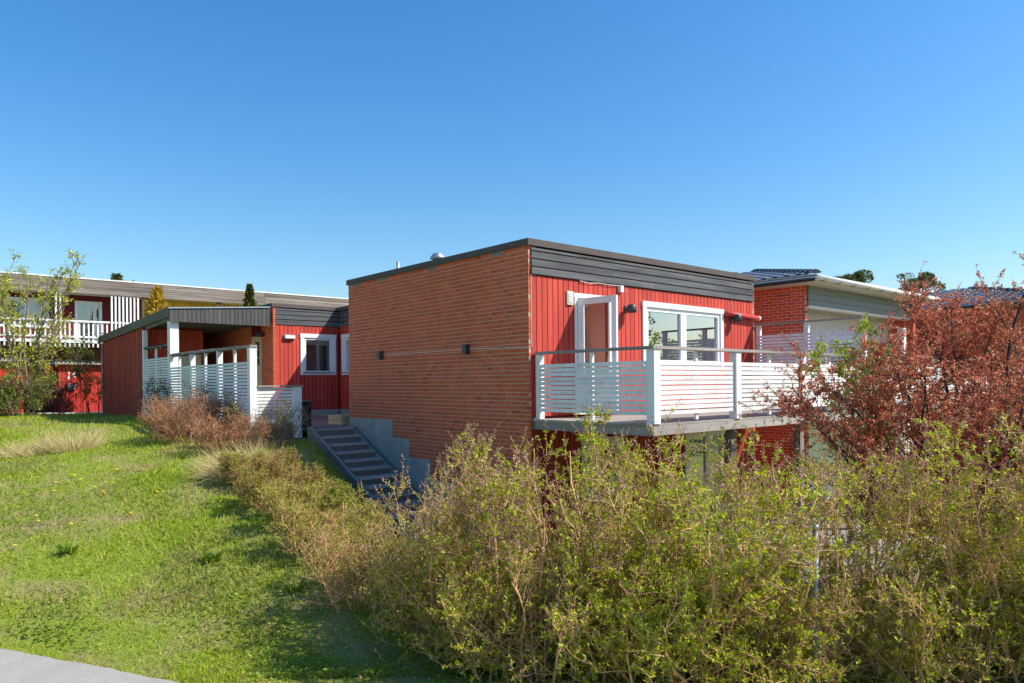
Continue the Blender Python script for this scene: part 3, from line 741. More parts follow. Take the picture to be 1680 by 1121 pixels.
part('window_board', MB().box(3.0, 5.6, .10, .30, .345, .37), MT['white'], house)
orchid(3.66, .37, 'flowerw', 'white orchid in a pot behind the left window pane')
orchid(4.75, .37, 'flowerr', 'red orchid in a pot behind the right window pane')

# ------------------------------------------------------------------ carport, sheds and fence
QF = -2.25
cp = thing('carport', 'carport and red shed with charcoal fascia left of the entrance', 'carport', QF, 12, -1)
zf = lambda p: 2.11 - (p - 12.1) * (2.11 - 1.79) / 7.9       # roof edge height along p
part('roof', MB().poly([(QF - .06, 11.76, zf(11.76) - .02), (QF - .06, 20.3, zf(20.3) - .02), (QF - .06, 20.3, zf(20.3) - .20), (QF - .06, 11.76, zf(11.76) - .24)], (QE - QF + .05, 0, .0)), MT['char'], cp, fix=True)
part('bargeboard', MB().poly([(QF - .10, 11.70, zf(11.7)), (QF - .10, 20.3, zf(20.3)), (QF - .10, 20.3, zf(20.3) - .235), (QF - .10, 11.70, zf(11.7) - .265)], (.04, 0, 0)), MT['olive'], cp, fix=True)
part('trim_board', MB().poly([(QF - .05, 11.9, zf(11.9) - .266), (QF - .05, 14.3, zf(14.3) - .26), (QF - .05, 14.3, zf(14.3) - .36), (QF - .05, 11.9, zf(11.9) - .37)], (.04, 0, 0)), MT['olive'], cp, fix=True)
n = 24; q0, q1 = QF - .10, QE - .10; pw = (q1 - q0) / n
for k in range(n):
    a, b = q0 + k * pw + .006, q0 + (k + 1) * pw - .006
    tz = lambda q: 2.07 + (q - q0) / (q1 - q0) * .19
    bz = lambda q: 1.73 - (q - q0) / (q1 - q0) * .01
    part('fascia_board', MB().poly([(a, 11.665, bz(a)), (b, 11.665, bz(b)), (b, 11.665, tz(b)), (a, 11.665, tz(a))], (0, .028, 0)), MT['charv'], cp, fix=True)
part('fascia_cap', MB().poly([(q0 - .02, 11.63, 2.072), (q1, 11.63, 2.262), (q1, 11.63, 2.292), (q0 - .02, 11.63, 2.102)], (0, .12, 0)), MT['steel'], cp, fix=True)
part('fascia_backing', MB().poly([(q0, 11.695, 1.735), (q1, 11.695, 1.725), (q1, 11.695, 2.25), (q0, 11.695, 2.06)], (0, .05, 0)), MT['black'], cp, fix=True)
part('post', MB().box(QF - .05, QF + .17, 11.80, 12.06, -1.05, 1.76), MT['white'], cp)
# shed: long red left wall, front with a white door
TSH = side(QF)
J = MB()
nb_ = 46; p0, p1 = 14.62, 19.95; pw = (p1 - p0) / nb_
for k in range(nb_):
    a = p0 + k * pw; zt = zf(a) - .25
    J.box(QF - .025 - (.012 if k % 2 else 0), QF, a + .003, a + pw - .003, -1.0, zt)
part('boards', J, MT['redold'], cp, kind='stuff')
part('shed_wall', MB().box(QF, QF + .1, 14.60, 19.9, -1.1, 1.62), MT['darkred'], cp)
part('corner_board', MB().box(QF - .045, QF + .05, 19.96, 20.05, -1.05, zf(20) - .25), MT['white'], cp)
TSF = front(14.6)
SD = (-1.36, -.62, -.9, .98)
m = MB(TSF)
for r in holes(QF + .1, -.55, -1.1, 1.85, [SD]): m.box(r[0], r[1], -.1, -.026, r[2], r[3])
part('shed_wall', m, MT['darkred'], cp)
boards(cp, TSF, QF + .05, -.55, -1.0, 1.72, [SD], .16, .006, -.026, .02, MT['redold'])
part('shed_door', MB(TSF).box(SD[0], SD[1], -.05, -.012, SD[2], SD[3]), MT['cream'], cp)
part('shed_wall', MB().box(-.60, -.54, 14.63, 19.9, -1.1, 1.6), MT['redold'], cp)
part('shed_wall', MB().box(QF, .45, 19.8, 19.9, -1.1, 1.6), MT['black'], cp)

fence = thing('slat_fence', 'tall white slatted fence with a weathered top rail, left of the stairs', 'fence', QF, 9, -1.1)
FZ = -.75
WP = [10.10, 8.15]
for p in WP: part('post', MB().box(QF - .055, QF + .055, p - .055, p + .055, -1.05, .795), MT['white'], fence)
part('post', MB().box(QF - .075, QF + .075, 6.12, 6.27, -1.2, .80), MT['white'], fence)
part('post', MB().box(QF - .055, QF + .055, 14.42, 14.58, -1.05, 1.66), MT['white'], fence)
for p in (11.15, 9.12, 7.18): part('upright', MB().box(QF - .025, QF + .025, p - .035, p + .035, FZ, .795), MT['white'], fence)
part('upright', MB().box(QF - .025, QF + .025, 13.3, 13.38, FZ, 1.09), MT['white'], fence)
part('top_rail', MB().box(QF - .075, QF + .075, 6.10, 11.78, .803, .85), MT['greyp'], fence)
part('top_rail', MB().box(QF - .075, QF + .075, 12.08, 14.41, 1.095, 1.135), MT['greyp'], fence)
secs = [(6.275, 8.09), (8.21, 10.04), (10.16, 11.79)]
for a, b in secs:
    for k in range(19):
        z1 = .50 - k * .0725
        part('slat', MB().box(QF - .05, QF - .028, a + .003, b - .003, z1 - .054, z1), MT['whitew'], fence)
for k in range(23):
    z1 = .79 - k * .0725
    part('slat', MB().box(QF - .05, QF - .028, 12.07, 14.41, z1 - .054, z1), MT['whitew'], fence)
lf = thing('low_fence', 'low white slatted fence between the tall fence and the stairs', 'fence', -1.7, 6.2, -1.1)
part('post', MB().box(-1.335, -1.185, 6.12, 6.27, -1.15, -.042), MT['white'], lf)
part('top_rail', MB().box(-2.17, -1.15, 6.10, 6.29, -.04, .0), MT['grey'], lf)
for k in range(11):
    z1 = -.055 - k * .0715
    part('slat', MB().box(-2.172, -1.338, 6.15, 6.172, z1 - .054, z1), MT['whitew'], lf)
# string lights wound round the top rails
sl = thing('string_lights', 'dark cord of string lights wound around the fence rails', 'string lights', QF, 9, .8)
m = MB(); bl = MB(); pts = []
for p0, p1, zc_, turns in ((14.3, 12.15, 1.115, 13), (11.7, 8.3, .826, 17)):
    N = turns * 8; pts = []
    for i in range(N + 1):
        p = p0 + (p1 - p0) * i / N; an = 2 * math.pi * turns * i / N
        pts.append((QF + .085 * math.cos(an), p, zc_ + .042 * math.sin(an)))
        if i % 11 == 0: bl.box(pts[-1][0] - .012, pts[-1][0] + .012, p - .012, p + .012, pts[-1][2] - .03, pts[-1][2] + .006)
    m.tube(pts, .012, 4)
m.tube([(QF - .08, 12.1, 1.10), (QF - .10, 11.95, .98), (QF - .09, 11.75, .86)], .007, 4)
pts = [(QF + .085 * math.cos(i), 8.3 - i * .06, .826 + .045 * math.sin(i)) for i in np.linspace(0, 25, 120)]; m.tube(pts, .005, 4)
part('cord', m, MT['cord'], sl); part('bulb', bl, MT['cream'], sl)

# ------------------------------------------------------------------ terrace, stairs, bin, step
TZ = -.955
ter = thing('terrace', 'brown board terrace in front of the entrance', 'terrace', .5, 9, TZ - .1)
tag(ter, kind='structure')
n = 40; pw = (QS - QF) / n
for k in range(n):
    a = QF + k * pw; b = a + pw - .006
    if a < -1.1: p0 = 6.3
    elif a < .0: p0 = 5.95
    else: p0 = 6.2
    part('plank', MB().box(a, b, p0, PE - .03, TZ - .03, TZ + random.uniform(-.001, .001)), MT['deckred'], ter)
part('edge_board', MB().box(QF - .03, -1.15, 6.275, 6.297, TZ - .2, TZ - .032), MT['greyz'], ter)
stt = thing('garden_stairs', 'grey weathered timber stairs going down beside the brick wall', 'stairs', -.6, 3.8, -3.1)
SA, SB_ = -1.12, -.13; NST = 14; run, rise = .311, .1463
for k in range(NST):
    pt, z = 5.93 - k * run, TZ - .005 - k * rise
    if z < -3.05: break
    part('tread', MB().box(SA + .05, SB_ - .05, pt - .30, pt + .025, z - .042, z), MT['stair'], stt)
    part('riser', MB().box(SA + .05, SB_ - .05, pt - .272, pt - .25, z - rise + .002, z - .044), MT['riser'], stt)
for q in (SA, SB_ - .05):
    part('stringer', MB().poly([(q, 6.0, TZ + .03), (q, 5.9, TZ + .05), (q, 1.5, TZ + .05 - (5.9 - 1.5) * .4703), (q, 1.3, -3.1), (q, 1.75, -3.1), (q, 6.0, -1.25)], (.048, 0, 0)), MT['stairs2'], stt, fix=True)
bn = thing('plant_bin', 'black square planter bin beside the low fence at stair top', 'bin', -1.05, 6.55, TZ)
part('body', MB().box(-1.175, -.88, 6.30, 6.60, TZ, -.37), MT['black'], bn)
part('rim', MB().box(-1.18, -.87, 6.29, 6.61, -.368, -.345), MT['deckred'], bn)
sp = thing('wooden_step', 'small new pine step beside the corner of the brick box', 'step', .3, 6.6, TZ)
for k in range(2): part('plank', MB().box(-.02, .95, 6.55, 6.58, TZ + .01 + k * .10, TZ + .10 + k * .10), MT['newwood'], sp)
for k in range(2): part('plank', MB().box(-.02, .01, 6.585, 7.2, TZ + .01 + k * .10, TZ + .10 + k * .10), MT['newwood'], sp)
for k in range(5): part('plank', MB().box(-.03, .95, 6.54 + k * .135, 6.54 + k * .135 + .13, TZ + .202, TZ + .23), MT['newwood'], sp)
# low patio under the balcony
pa = thing('patio', 'weathered board patio at the foot of the house below the balcony', 'patio', 3, -2, -3.05)
tag(pa, kind='structure')
for k in range(44):
    p0 = -5.4 + k * .122
    part('plank', MB().box(.2, 7.2, p0, p0 + .114, -3.03, -3.0), MT['grey'], pa)

# ------------------------------------------------------------------ neighbouring house on the right
def hip_house(name, label, qw, pf, WQ, DP, zb, keep, first, eave_z=2.46, pit=.225):
    t = thing(name, label, 'house', qw, pf, zb)
    Tl = side(qw)
    nc = int((2.30 - zb) / .07424)
    if first:
        vo = [(1.0 - .62, 1.0 - .30, 2.30 - .22, 2.30 - .148)]
    brick_wall(t, Tl, pf, pf + (3.4 if first else 6.0), 2.30 - nc * .07424, 2.30, 'brick2', keep=keep, mod=.236, d_brick=.09, individual=lambda q, p, z: -1.9 < z and p < 1.2)
    if first:
        m = MB(Tl)
        for k in range(8): m.box(.02 + k * .045, .045 + k * .045, .0, .006, 2.095, 2.145)
        part('vent_grille', m, MT['lamp'], t)
    Tn = front(pf)
    u0, u1 = qw + .12, qw + WQ
    W1 = [(u0 + .35, u0 + 1.35, -.5, 1.25), (u0 + 2.3, u0 + 4.3, .1, 1.25)]
    LW = [(u0 + 2.6, u0 + 4.2, -2.6, -1.2)]
    m = MB(Tn)
    Tw = front(pf + .7)  # upper wall set back on purpose so that it lies in shade
    for r in holes(u0, u1, zb, -.78, LW): m.box(r[0], r[1], -.2, -.03, r[2], r[3])
    part('wall', m, MT['palepink'], t)
    part('wall', MB(Tn).box(u0, u1, -.2, -.03, 1.79, 2.38), MT['palepink'], t)
    m = MB(Tw)
    for r in holes(u0, u1, -.78, 2.0, W1): m.box(r[0], r[1], -.2, -.03, r[2], r[3])
    part('wall', m, MT['palepink'], t)
    part('recess_floor', MB().box(u0, u1, pf + .0, pf + .7, -.72, -.62), MT['grey'], t)
    part('corner_trim', MB(Tn).box(qw + .085, u0 + .03, -.09, .02, 1.8, 2.30), MT['lamp'], t)
    for k in range(3):
        part('grey_board', MB(Tn).box(u0 + .031, u1, -.03, .012, 2.29 - (k + 1) * .155, 2.29 - k * .155 - .008), MT['greyboard'], t)
    part('flashing', MB(Tn).box(qw + .09, u1, -.03, .06, 1.79, 1.818), MT['white'], t)
    boards(t, Tw, u0, u1, -.62, 1.785, [(a - .01, b + .01, c_, d_ + .01) for a, b, c_, d_ in W1], .20, .008, -.03, .022, MT['palepink'])
    boards(t, Tn, u0, u1, zb, -.8, [(a - .01, b + .01, c_, d_ + .01) for a, b, c_, d_ in LW], .11, .010, -.03, .022, MT['white'])
    for a, b, c_, d_ in W1: window(t, Tw, a, b, c_, d_, casing=.09, sash=.05, gl='glassd', sillm='white')
    for a, b, c_, d_ in LW: window(t, Tn, a, b, c_, d_, casing=.09, sash=.05, gl='glassd', sillm='white')
    m = MB(); m.box(qw + .3, u1, pf + 1.8, pf + 1.9, zb, 2.3); part('room', m, MT['room'], t)
    m = MB(); m.box(u1, u1 + .2, pf, pf + DP, zb, 2.38); m.box(qw + .1, u1, pf + DP - .2, pf + DP, zb, 2.38); part('wall', m, MT['brick2'], t)
    # eaves
    ov = .50; qc, pc = qw - ov, pf - ov; q2, p2 = u1 + ov, pf + DP + ov
    m = MB(); m.box(qc + .03, q2 - .03, pc + .03, p2 - .03, 2.305, 2.335); part('soffit', m, MT['soffit'], t)
    part('eaves_board', MB().box(qc, qc + .028, pc, p2, 2.34, eave_z + .02), MT['white'], t)
    part('eaves_board', MB().box(qc + .03, q2, pc, pc + .028, 2.34, eave_z + .02), MT['white'], t)
    m = MB(); m.tube([(qc - .05, pc - .0, 2.352), (qc - .05, p2, 2.352)], .045, 8); part('gutter', m, MT['black'], t, True)
    m = MB(); m.tube([(qc - .02, pc - .06, 2.40), (q2, pc - .06, 2.40)], .055, 8); part('gutter', m, MT['white'], t, True)
    for k in range(8):
        q = qc + .3 + k * .8
        part('gutter_bracket', MB().tube([(q, pc + .02, 2.345), (q, pc - .05, 2.335), (q, pc - .12, 2.37)], .008, 4), MT['lamp'], t)
    # hipped tile roof: left slope tiled piece by piece
    run_ = min((q2 - qc), (p2 - pc)) / 2; zr = eave_z + run_ * pit
    ap1 = (qc + run_, pc + run_, zr); ap2 = (qc + run_, p2 - run_, zr) if (p2 - pc) > (q2 - qc) else (q2 - run_, pc + run_, zr)
    cs = [(qc, pc, eave_z), (q2, pc, eave_z), (q2, p2, eave_z), (qc, p2, eave_z)]
    m = MB(); i = 0; m.v = [*cs, ap1, ap2, (qc, pc, eave_z - .03), (q2, pc, eave_z - .03), (q2, p2, eave_z - .03), (qc, p2, eave_z - .03)]
    if (p2 - pc) > (q2 - qc): m.f = [(0, 1, 4), (1, 2, 5, 4), (2, 3, 5), (3, 0, 4, 5), (9, 8, 7, 6), (0, 6, 7, 1), (1, 7, 8, 2), (2, 8, 9, 3), (3, 9, 6, 0)]
    else: m.f = [(0, 1, 5, 4), (1, 2, 5), (2, 3, 4, 5), (3, 0, 4), (9, 8, 7, 6), (0, 6, 7, 1), (1, 7, 8, 2), (2, 8, 9, 3), (3, 9, 6, 0)]
    rf = part('roof', m, MT['tile'], t, fix=True)
    # tiles: courses up the left slope (x = up the slope, y = along the eaves)
    tw, tl = .30, .36; sl_ = math.hypot(1, pit); J = MB(); nrows = int(run_ * sl_ / tl) + 1; cand = []
    for r in range(nrows):
        x = r * tl / sl_
        for k in range(int((p2 - pc) / tw) + 1):
            y = pc + k * tw
            if y + .02 < pc + x or y + tw > p2 - x + .1 or x > run_ - .1: continue
            cand.append((qc + x, y, eave_z + x * pit))
    def tile(m, x, y, z):
        # pantile: a roll and a pan, nose lifted
        prof = [(0, .016), (.05, .045), (.10, .050), (.15, .024), (.22, .010), (.30, .018)]
        i = len(m.v)
        for s_, lift in ((-.02, .028), (tl / sl_ + .01, .0)):
            for (yy, hh) in prof: m.v.append((x + s_, y + yy, z + s_ * pit + hh + lift))
            if s_ < 0:
                for (yy, hh) in prof: m.v.append((x + s_, y + yy, z + s_ * pit + hh + lift - .022))
        for j in range(5):
            m.f.append((i + j, i + j + 1, i + 13 + j, i + 12 + j)); m.f.append((i + 6 + j, i + 7 + j, i + 1 + j, i + j))
    tm = MB(); tile(tm, 0, 0, 0); tme = tm.mesh('tile', MT['tile'], smooth=False)
    vis = [x for x in cand if x[1] < pf + 7]
    vis.sort(key=lambda v: math.dist(hw(v[0], v[1], v[2]), (0, 0, H)))
    for k, v in enumerate(vis):
        if first and k < 280: inst('tile', tme, rf, v)
        else: tile(J, *v)
    if J.v: part('tiles', J, MT['tile'], rf, kind='stuff')
    # hip caps
    def caps(A, B, nm):
        A, B = Vector(A), Vector(B); L = (B - A).length; n = int(L / .33); d = (B - A) / n; up = Vector((0, 0, 1)); sx = d.normalized().cross(up).normalized()
        for k in range(n):
            m = MB(); a, b = A + d * k - d * .05, A + d * (k + 1) + d * .02; i = 0
            for P, r, lift in ((a, .125, .035), (b, .105, .02)):
                for j in range(7):
                    an = math.pi * j / 6; m.v.append(tuple(P + sx * math.cos(an) * r + up * (math.sin(an) * r * .75 + lift)))
            m.f = [(j, j + 1, j + 8, j + 7) for j in range(6)] + [(0, 1, 2, 3, 4, 5, 6)]
            part(nm, m, MT['tile'], rf, True)
    caps(cs[0], ap1, 'hip_tile'); caps(cs[3], (ap2 if (p2 - pc) > (q2 - qc) else ap1), 'hip_tile')
    return t
n1 = hip_house('hip_roof_house', 'brick house with dark tiled hip roof and white eaves, right of the red facade', 8.70, -.34, 6.6, 7.2, ZB, 300, True)
n2 = hip_house('hip_roof_house', 'second tiled hip-roof brick house, half hidden behind the red-leaved tree', 19.0, -3.2, 7.0, 8.2, ZB, 0, False)
ch = thing('chimney', 'small black chimney between the two tiled roofs', 'chimney', 17.0, 6.0, 2.0)
part('stack', MB().box(16.75, 17.25, 5.75, 6.25, 1.5, 3.75), MT['black'], ch); part('cap', MB().box(16.7, 17.3, 5.7, 6.3, 3.752, 3.82), MT['lamp'], ch)

# ------------------------------------------------------------------ row house in the left background
PR = 27.0
row = thing('row_house', 'long two-storey row house with brown roof band and white balconies, far left', 'row house', -2, PR, -1.1)
TR = front(PR)
Q0, Q1 = -8.0, 16.0
QY = .72   # red unit | yellow unit
RW = [(-4.85, -2.75, 2.55, 3.80), (-1.78, -.72, 1.95, 3.80)]
YW = [(2.05, 2.5, 3.0, 3.62), (3.1, 3.55, 3.0, 3.62), (6.6, 7.6, 2.7, 3.6)]
m = MB(TR)
for r in holes(Q0, QY, 1.9, 4.05, RW): m.box(r[0], r[1], -.9, -.78, r[2], r[3])
part('wall', m, MT['darkred'], row, label='dark red upper wall')
m = MB(TR)
for r in holes(QY, Q1, 1.9, 4.05, YW): m.box(r[0], r[1], -.9, -.80, r[2], r[3])
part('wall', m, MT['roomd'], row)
boards(row, TR, QY + .3, 9.0, 1.9, 4.04, YW, .15, .008, -.80, .02, MT['yellow'], joined=True)
TRB = front(PR + .78)
for a, b, lo, hi in RW: window(row, TRB, a, b, lo, hi, mull=((a + b) / 2 + .25,), casing=.07, sash=.05, gl='glassd', sillm=None)
for a, b, lo, hi in YW: window(row, TRB, a, b, lo, hi, casing=.06, sash=.04, gl='glassd', sillm=None)
m = MB(TR); m.box(Q0, Q1, -2.8, -2.7, -1, 4); part('room', m, MT['room'], row)
m = MB(TR); m.box(Q0, Q1, -6, .10, 4.05, 4.10); part('soffit', m, MT['soffit'], row)
for k in range(6):
    z1 = 4.66 - k * .103
    for a in np.arange(Q0, Q1, 4.8):
        part('fascia_board', MB(TR).box(a, a + 4.79, .10, .128 + random.uniform(0, .008), z1 - .094, z1), MT['roww'], row)
m = MB(TR); m.box(Q0, Q1, -6, .10, 4.1, 4.62); part('roof', m, MT['felt'], row)
m = MB(TR); m.box(Q0, Q1, .05, .16, 4.665, 4.72); part('roof_edge', m, MT['white'], row)
m = MB(TR); m.box(12.0, Q1, -1, .25, 4.2, 4.85); part('upstand', m, MT['grey'], row)
m = MB(TR); m.box(Q0, QY, -.78, .02, 1.90, 2.02); part('balcony_floor', m, MT['white'], row)
m = MB(TR); m.box(Q0, QY - .02, .0, .05, 2.80, 2.88); part('balcony_rail', m, MT['white'], row)
m = MB(TR); m.box(Q0, QY - .02, .0, .04, 2.12, 2.20); part('balcony_rail', m, MT['white'], row)
bme = MB(TR).box(-.03, .03, -.025, .0, 1.72, 2.78).mesh('baluster', MT['white'], (0, PR, 2.25))
for q in np.arange(-6.2, .6, .178): inst('baluster', bme, row, (q + random.uniform(-.008, .008), PR, 2.25), scale=(1, 1, 1))
sme = MB(TR).box(-.035, .035, .055, .09, 1.95, 4.04).mesh('screen_slat', MT['white'], (0, PR, 3))
for k in range(8): inst('screen_slat', sme, row, (-.5 + k * .152, PR, 3))
for q in (-6.1, -5.85, -2.62, -2.45): inst('screen_slat', sme, row, (q, PR, 3))
pme = MB(TR).box(-.05, .05, .0, .06, 1.9, 4.045).mesh('brown_post', MT['brownpost'], (0, PR, 3))
for q in (.78, .95, 4.10, 4.24, 6.85, 6.98, 7.35, 7.75, 8.1): inst('brown_post', pme, row, (q, PR, 3))
m = MB(TR); m.box(Q0, Q1, -.8, -.6, -1.2, 1.9); part('ground_floor_wall', m, MT['darkred'], row)
m = MB(TR); m.box(.55, .68, -.76, -.70, 3.72, 3.86); part('wall_vent', m, MT['soffit'], row)

def red_shed(q0, q1, zt, label, number):
    pf = 25.6; t = thing('garden_shed', label, 'shed', (q0 + q1) / 2, pf, -1.15, 'red sheds in front of the row house')
    T = front(pf)
    boards(t, T, q0, q1, -1.15, zt, [], .13, .012, 0, .024, MT['redrow'])
    part('wall', MB(T).box(q0, q1, -1.3, -.002, -1.2, zt), MT['darkred'], t)
    part('roof', MB(T).box(q0 - .15, q1 + .15, -1.3, .25, zt + .004, zt + .12), MT['grey'], t)
    m = MB()
    for k in range(int((q1 - q0 + .3) / .15)):
        q = q0 - .15 + k * .15
        m.tube([(q + .075, pf - .27, zt + .13), (q + .075, pf + 1.2, zt + .19)], .05, 6)
    part('corrugated_sheet', m, MT['felt'], t)
    if number:
        cu = bpy.data.curves.new('house_number', 'FONT'); cu.body = number; cu.size = .42; cu.extrude = .01; cu.offset = .012; cu.materials.append(MT['white'])
        tmp = bpy.data.objects.new('lettering', cu); o = bpy.data.objects.new('house_number', bpy.data.meshes.new_from_object(tmp)); bpy.data.objects.remove(tmp); COL.objects.link(o); o.parent = t
        org = ORG[t.name]; o.location = (-2.50 - org[0], pf - .04 - org[1], .33 - org[2]); o.rotation_euler = (math.pi / 2, 0, 0)
        m = MB(T); m.box(-2.45, -2.17, .026, .12, -.10, .12); m.box(-2.47, -2.15, .024, .14, .12, .145); part('letter_box', m, MT['steel'], t)
    return t
red_shed(-6.6, -3.95, 1.02, 'red boarded shed under the white balcony at the left edge', None)
red_shed(-2.75, .1, .92, 'red boarded shed with the white number 16', '16')
# paved strip in front of the sheds
vv = [hw(q, p, 0)[:2] for q, p in ((-9, 23.9), (3, 23.9), (3, 25.5), (-9, 25.5))]
vv3 = np.array([(x, y, float(gz(x, y)) + H + .03) for x, y in vv]); vl = vv3 - [0, 0, .3]
wobj('paved_strip', mesh_np('paved_strip', np.vstack([vv3, vl]), np.array([(0, 1, 2, 3), (0, 4, 5, 1), (3, 7, 4, 0), (1, 5, 6, 2), (2, 6, 7, 3)]), MT['asphalt']), 'grey paved strip in front of the red sheds', 'pavement', 'structure')

# ------------------------------------------------------------------ vegetation
def unit(v): return v / np.maximum(np.linalg.norm(v, axis=-1, keepdims=True), 1e-9)
def grow(st, d, L, nseg, wob, up, rg):
    P = [st]; d = unit(d)
    for k in range(nseg):
        d = unit(d + rg.normal(0, wob, d.shape) + np.array([0, 0, up]))
        P.append(P[-1] + d * (L / nseg)[:, None])
    return np.stack(P, 1)
def children(P, n, t0, t1, spread, rg, up=.25):
    """n children on each of the polylines P: start points, directions, parent fraction"""
    N, K, _ = P.shape; t = rg.uniform(t0, t1, N * n); pi = np.repeat(np.arange(N), n)
    x = t * (K - 1); i = np.minimum(x.astype(int), K - 2); fr = (x - i)[:, None]
    st = P[pi, i] * (1 - fr) + P[pi, i + 1] * fr; ax = unit(P[pi, i + 1] - P[pi, i])
    rd = rg.normal(0, 1, ax.shape); rd = unit(rd - (rd * ax).sum(-1, keepdims=True) * ax)
    return st, unit(ax * (1 - spread) + rd * spread + np.array([0, 0, up])), t
def tubes(P, r0, r1, n=3):
    N, K, _ = P.shape; d = unit(P[:, -1] - P[:, 0]); ref = np.where(np.abs(d[:, 2:3]) < .9, [[0, 0, 1.]], [[1., 0, 0]])
    u = unit(np.cross(d, ref)); w = np.cross(d, u)
    an = np.arange(n) * 2 * np.pi / n
    r = (np.asarray(r0)[:, None] * (1 - np.linspace(0, 1, K)) + np.asarray(r1)[:, None] * np.linspace(0, 1, K))
    ring = u[:, None, :] * np.cos(an)[None, :, None] + w[:, None, :] * np.sin(an)[None, :, None]
    V = P[:, :, None, :] + ring[:, None] * r[:, :, None, None]
    ix = np.arange(N * K * n).reshape(N, K, n); nx_ = np.roll(ix, -1, 2)
    Fq = np.stack([ix[:, :-1], ix[:, 1:], nx_[:, 1:], nx_[:, :-1]], -1).reshape(-1, 4)
    return V.reshape(-1, 3), Fq
def leaves(pos, ax, L, wr, rg, upb=.5, fold=.18):
    ax = unit(ax); nn = unit(rg.normal(0, .6, ax.shape) + np.array([0, 0, upb])); nn = unit(nn - (nn * ax).sum(-1, keepdims=True) * ax); sx = np.cross(ax, nn)
    L = L[:, None]; wd = L * wr
    b = pos; l = pos + ax * L * .45 + sx * wd * .5 + nn * L * fold; t = pos + ax * L; r = pos + ax * L * .45 - sx * wd * .5 + nn * L * fold
    V = np.stack([b, l, t, r], 1).reshape(-1, 3); i = np.arange(len(pos))[:, None] * 4
    return V, np.concatenate([i + [[0, 1, 2]], i + [[0, 2, 3]]], 1).reshape(-1, 3)
def joinm(parts):
    vs, fs, o = [], [], 0
    for v, f in parts: vs.append(v); fs.append(f + o); o += len(v)
    return np.vstack(vs), np.vstack(fs)
def plant(name, label, cat, x, y, group=None, z=None):
    o = bpy.data.objects.new(name, None); COL.objects.link(o); o.empty_display_size = .2
    zz = (float(gz(x, y)) if z is None else z) + H
    o.location = (x, y, zz); tag(o, label, cat, group)
    return o, np.array([x, y, zz])
def pmesh(name, parent, org, v, f, mat):
    me = mesh_np(name, v - org, f, mat); o = bpy.data.objects.new(name, me); COL.objects.link(o); o.parent = parent; return o

def shrub(name, label, cat, x, y, h, w, leafm, twigm, rg, stems=11, b1=11, b2=8, leaf=.038, lpt=5, dry=0, drym=None, buds=0, group=None, wr=.55, splay=.55, t2=(.10, .26), r0=.012, lean=(0, 0), b1len=.42, wig=.16, up1=.12, leaflow=.12, z=None, twigr=.0022, skirt=0):
    o, base = plant(name, label, cat, x, y, group, z)
    stems += skirt
    a = rg.uniform(0, 2 * np.pi, stems); rr = np.sqrt(rg.uniform(0, 1, stems)) * w * .34
    st = base + np.stack([np.cos(a) * rr, np.sin(a) * rr, np.full(stems, -.05)], -1)
    k = rg.uniform(.2, 1, stems) * splay
    d = np.stack([np.cos(a) * k + lean[0], np.sin(a) * k + lean[1], np.ones(stems)], -1)
    L0 = h * rg.uniform(.78, 1.02, stems)
    if skirt:
        L0[-skirt:] *= rg.uniform(.22, .75, skirt); d[-skirt:, :2] *= 2.2
    P0 = grow(st, d, L0, 7, wig * .6, .06, rg)
    s1, d1, t = children(P0, b1, leaflow, 1.0, .62, rg, up1)
    L1 = h * b1len * rg.uniform(.55, 1.1, len(s1)) * (1.15 - .75 * t)
    P1 = grow(s1, d1, L1, 5, wig, .08, rg)
    s2, d2, t = children(P1, b2, .12, 1.0, .6, rg, .2)
    L2 = rg.uniform(t2[0], t2[1], len(s2)) * min(1.0, h / 1.2)
    P2 = grow(s2, d2, L2, 3, wig * 1.3, .10, rg)
    top = base[2] + h * 1.04
    tw = [tubes(P0, np.full(stems, r0), np.full(stems, .004), 5), tubes(P1, np.full(len(P1), max(.0045, twigr * 1.8)), np.full(len(P1), twigr)), tubes(P2, np.full(len(P2), twigr), np.full(len(P2), twigr * .6))]
    pmesh('stems', o, base, *joinm(tw), twigm)
    s3, d3, t = children(P2, lpt, .25, 1.0, .75, rg, .15)
    # growing tips are thicker with leaves; leave ragged gaps
    ph = np.sin(s3[:, 0] * 4.1 + s3[:, 2] * 3.3 + x) * np.sin(s3[:, 2] * 5.2 - s3[:, 1] * 3.7 + y)
    keep = rg.uniform(0, 1, len(s3)) < np.clip(.62 + .5 * ph, .12, 1)
    s3, d3 = s3[keep], d3[keep]
    ln = leaf * rg.uniform(.55, 1.25, len(s3))
    if dry:
        md = rg.uniform(0, 1, len(s3)) < dry
        pmesh('dry_leaves', o, base, *leaves(s3[md], d3[md], ln[md] * .8, wr * .8, rg), drym)
        s3, d3, ln = s3[~md], d3[~md], ln[~md]
    if len(s3): pmesh('leaves', o, base, *leaves(s3, d3, ln, wr, rg), leafm)
    if buds:
        tips = P2[:, -1]; zt = tips[:, 2]; wgt = np.clip((zt - (base[2] + h * .55)) / (h * .4), 0, 1) + .03
        sel = rg.choice(len(tips), min(buds, len(tips)), False, wgt / wgt.sum()); n = 16
        ax = unit(P2[sel, -1] - P2[sel, -2] + np.array([0, 0, .6]) * .05)
        tt = np.tile(np.linspace(0, 1, n), len(sel)); A = np.repeat(ax, n, 0); B = np.repeat(tips[sel], n, 0); LL = np.repeat(rg.uniform(.05, .11, len(sel)), n)
        rd = rg.normal(0, 1, A.shape); pos = B + A * (tt * LL)[:, None] + rd * (.010 * (1.1 - tt))[:, None]
        pmesh('flower_buds', o, base, *leaves(pos, unit(A + rd * .6), rg.uniform(.010, .020, len(pos)), .7, rg), MT['buds'])
    return o

R = lambda k: np.random.default_rng(k)
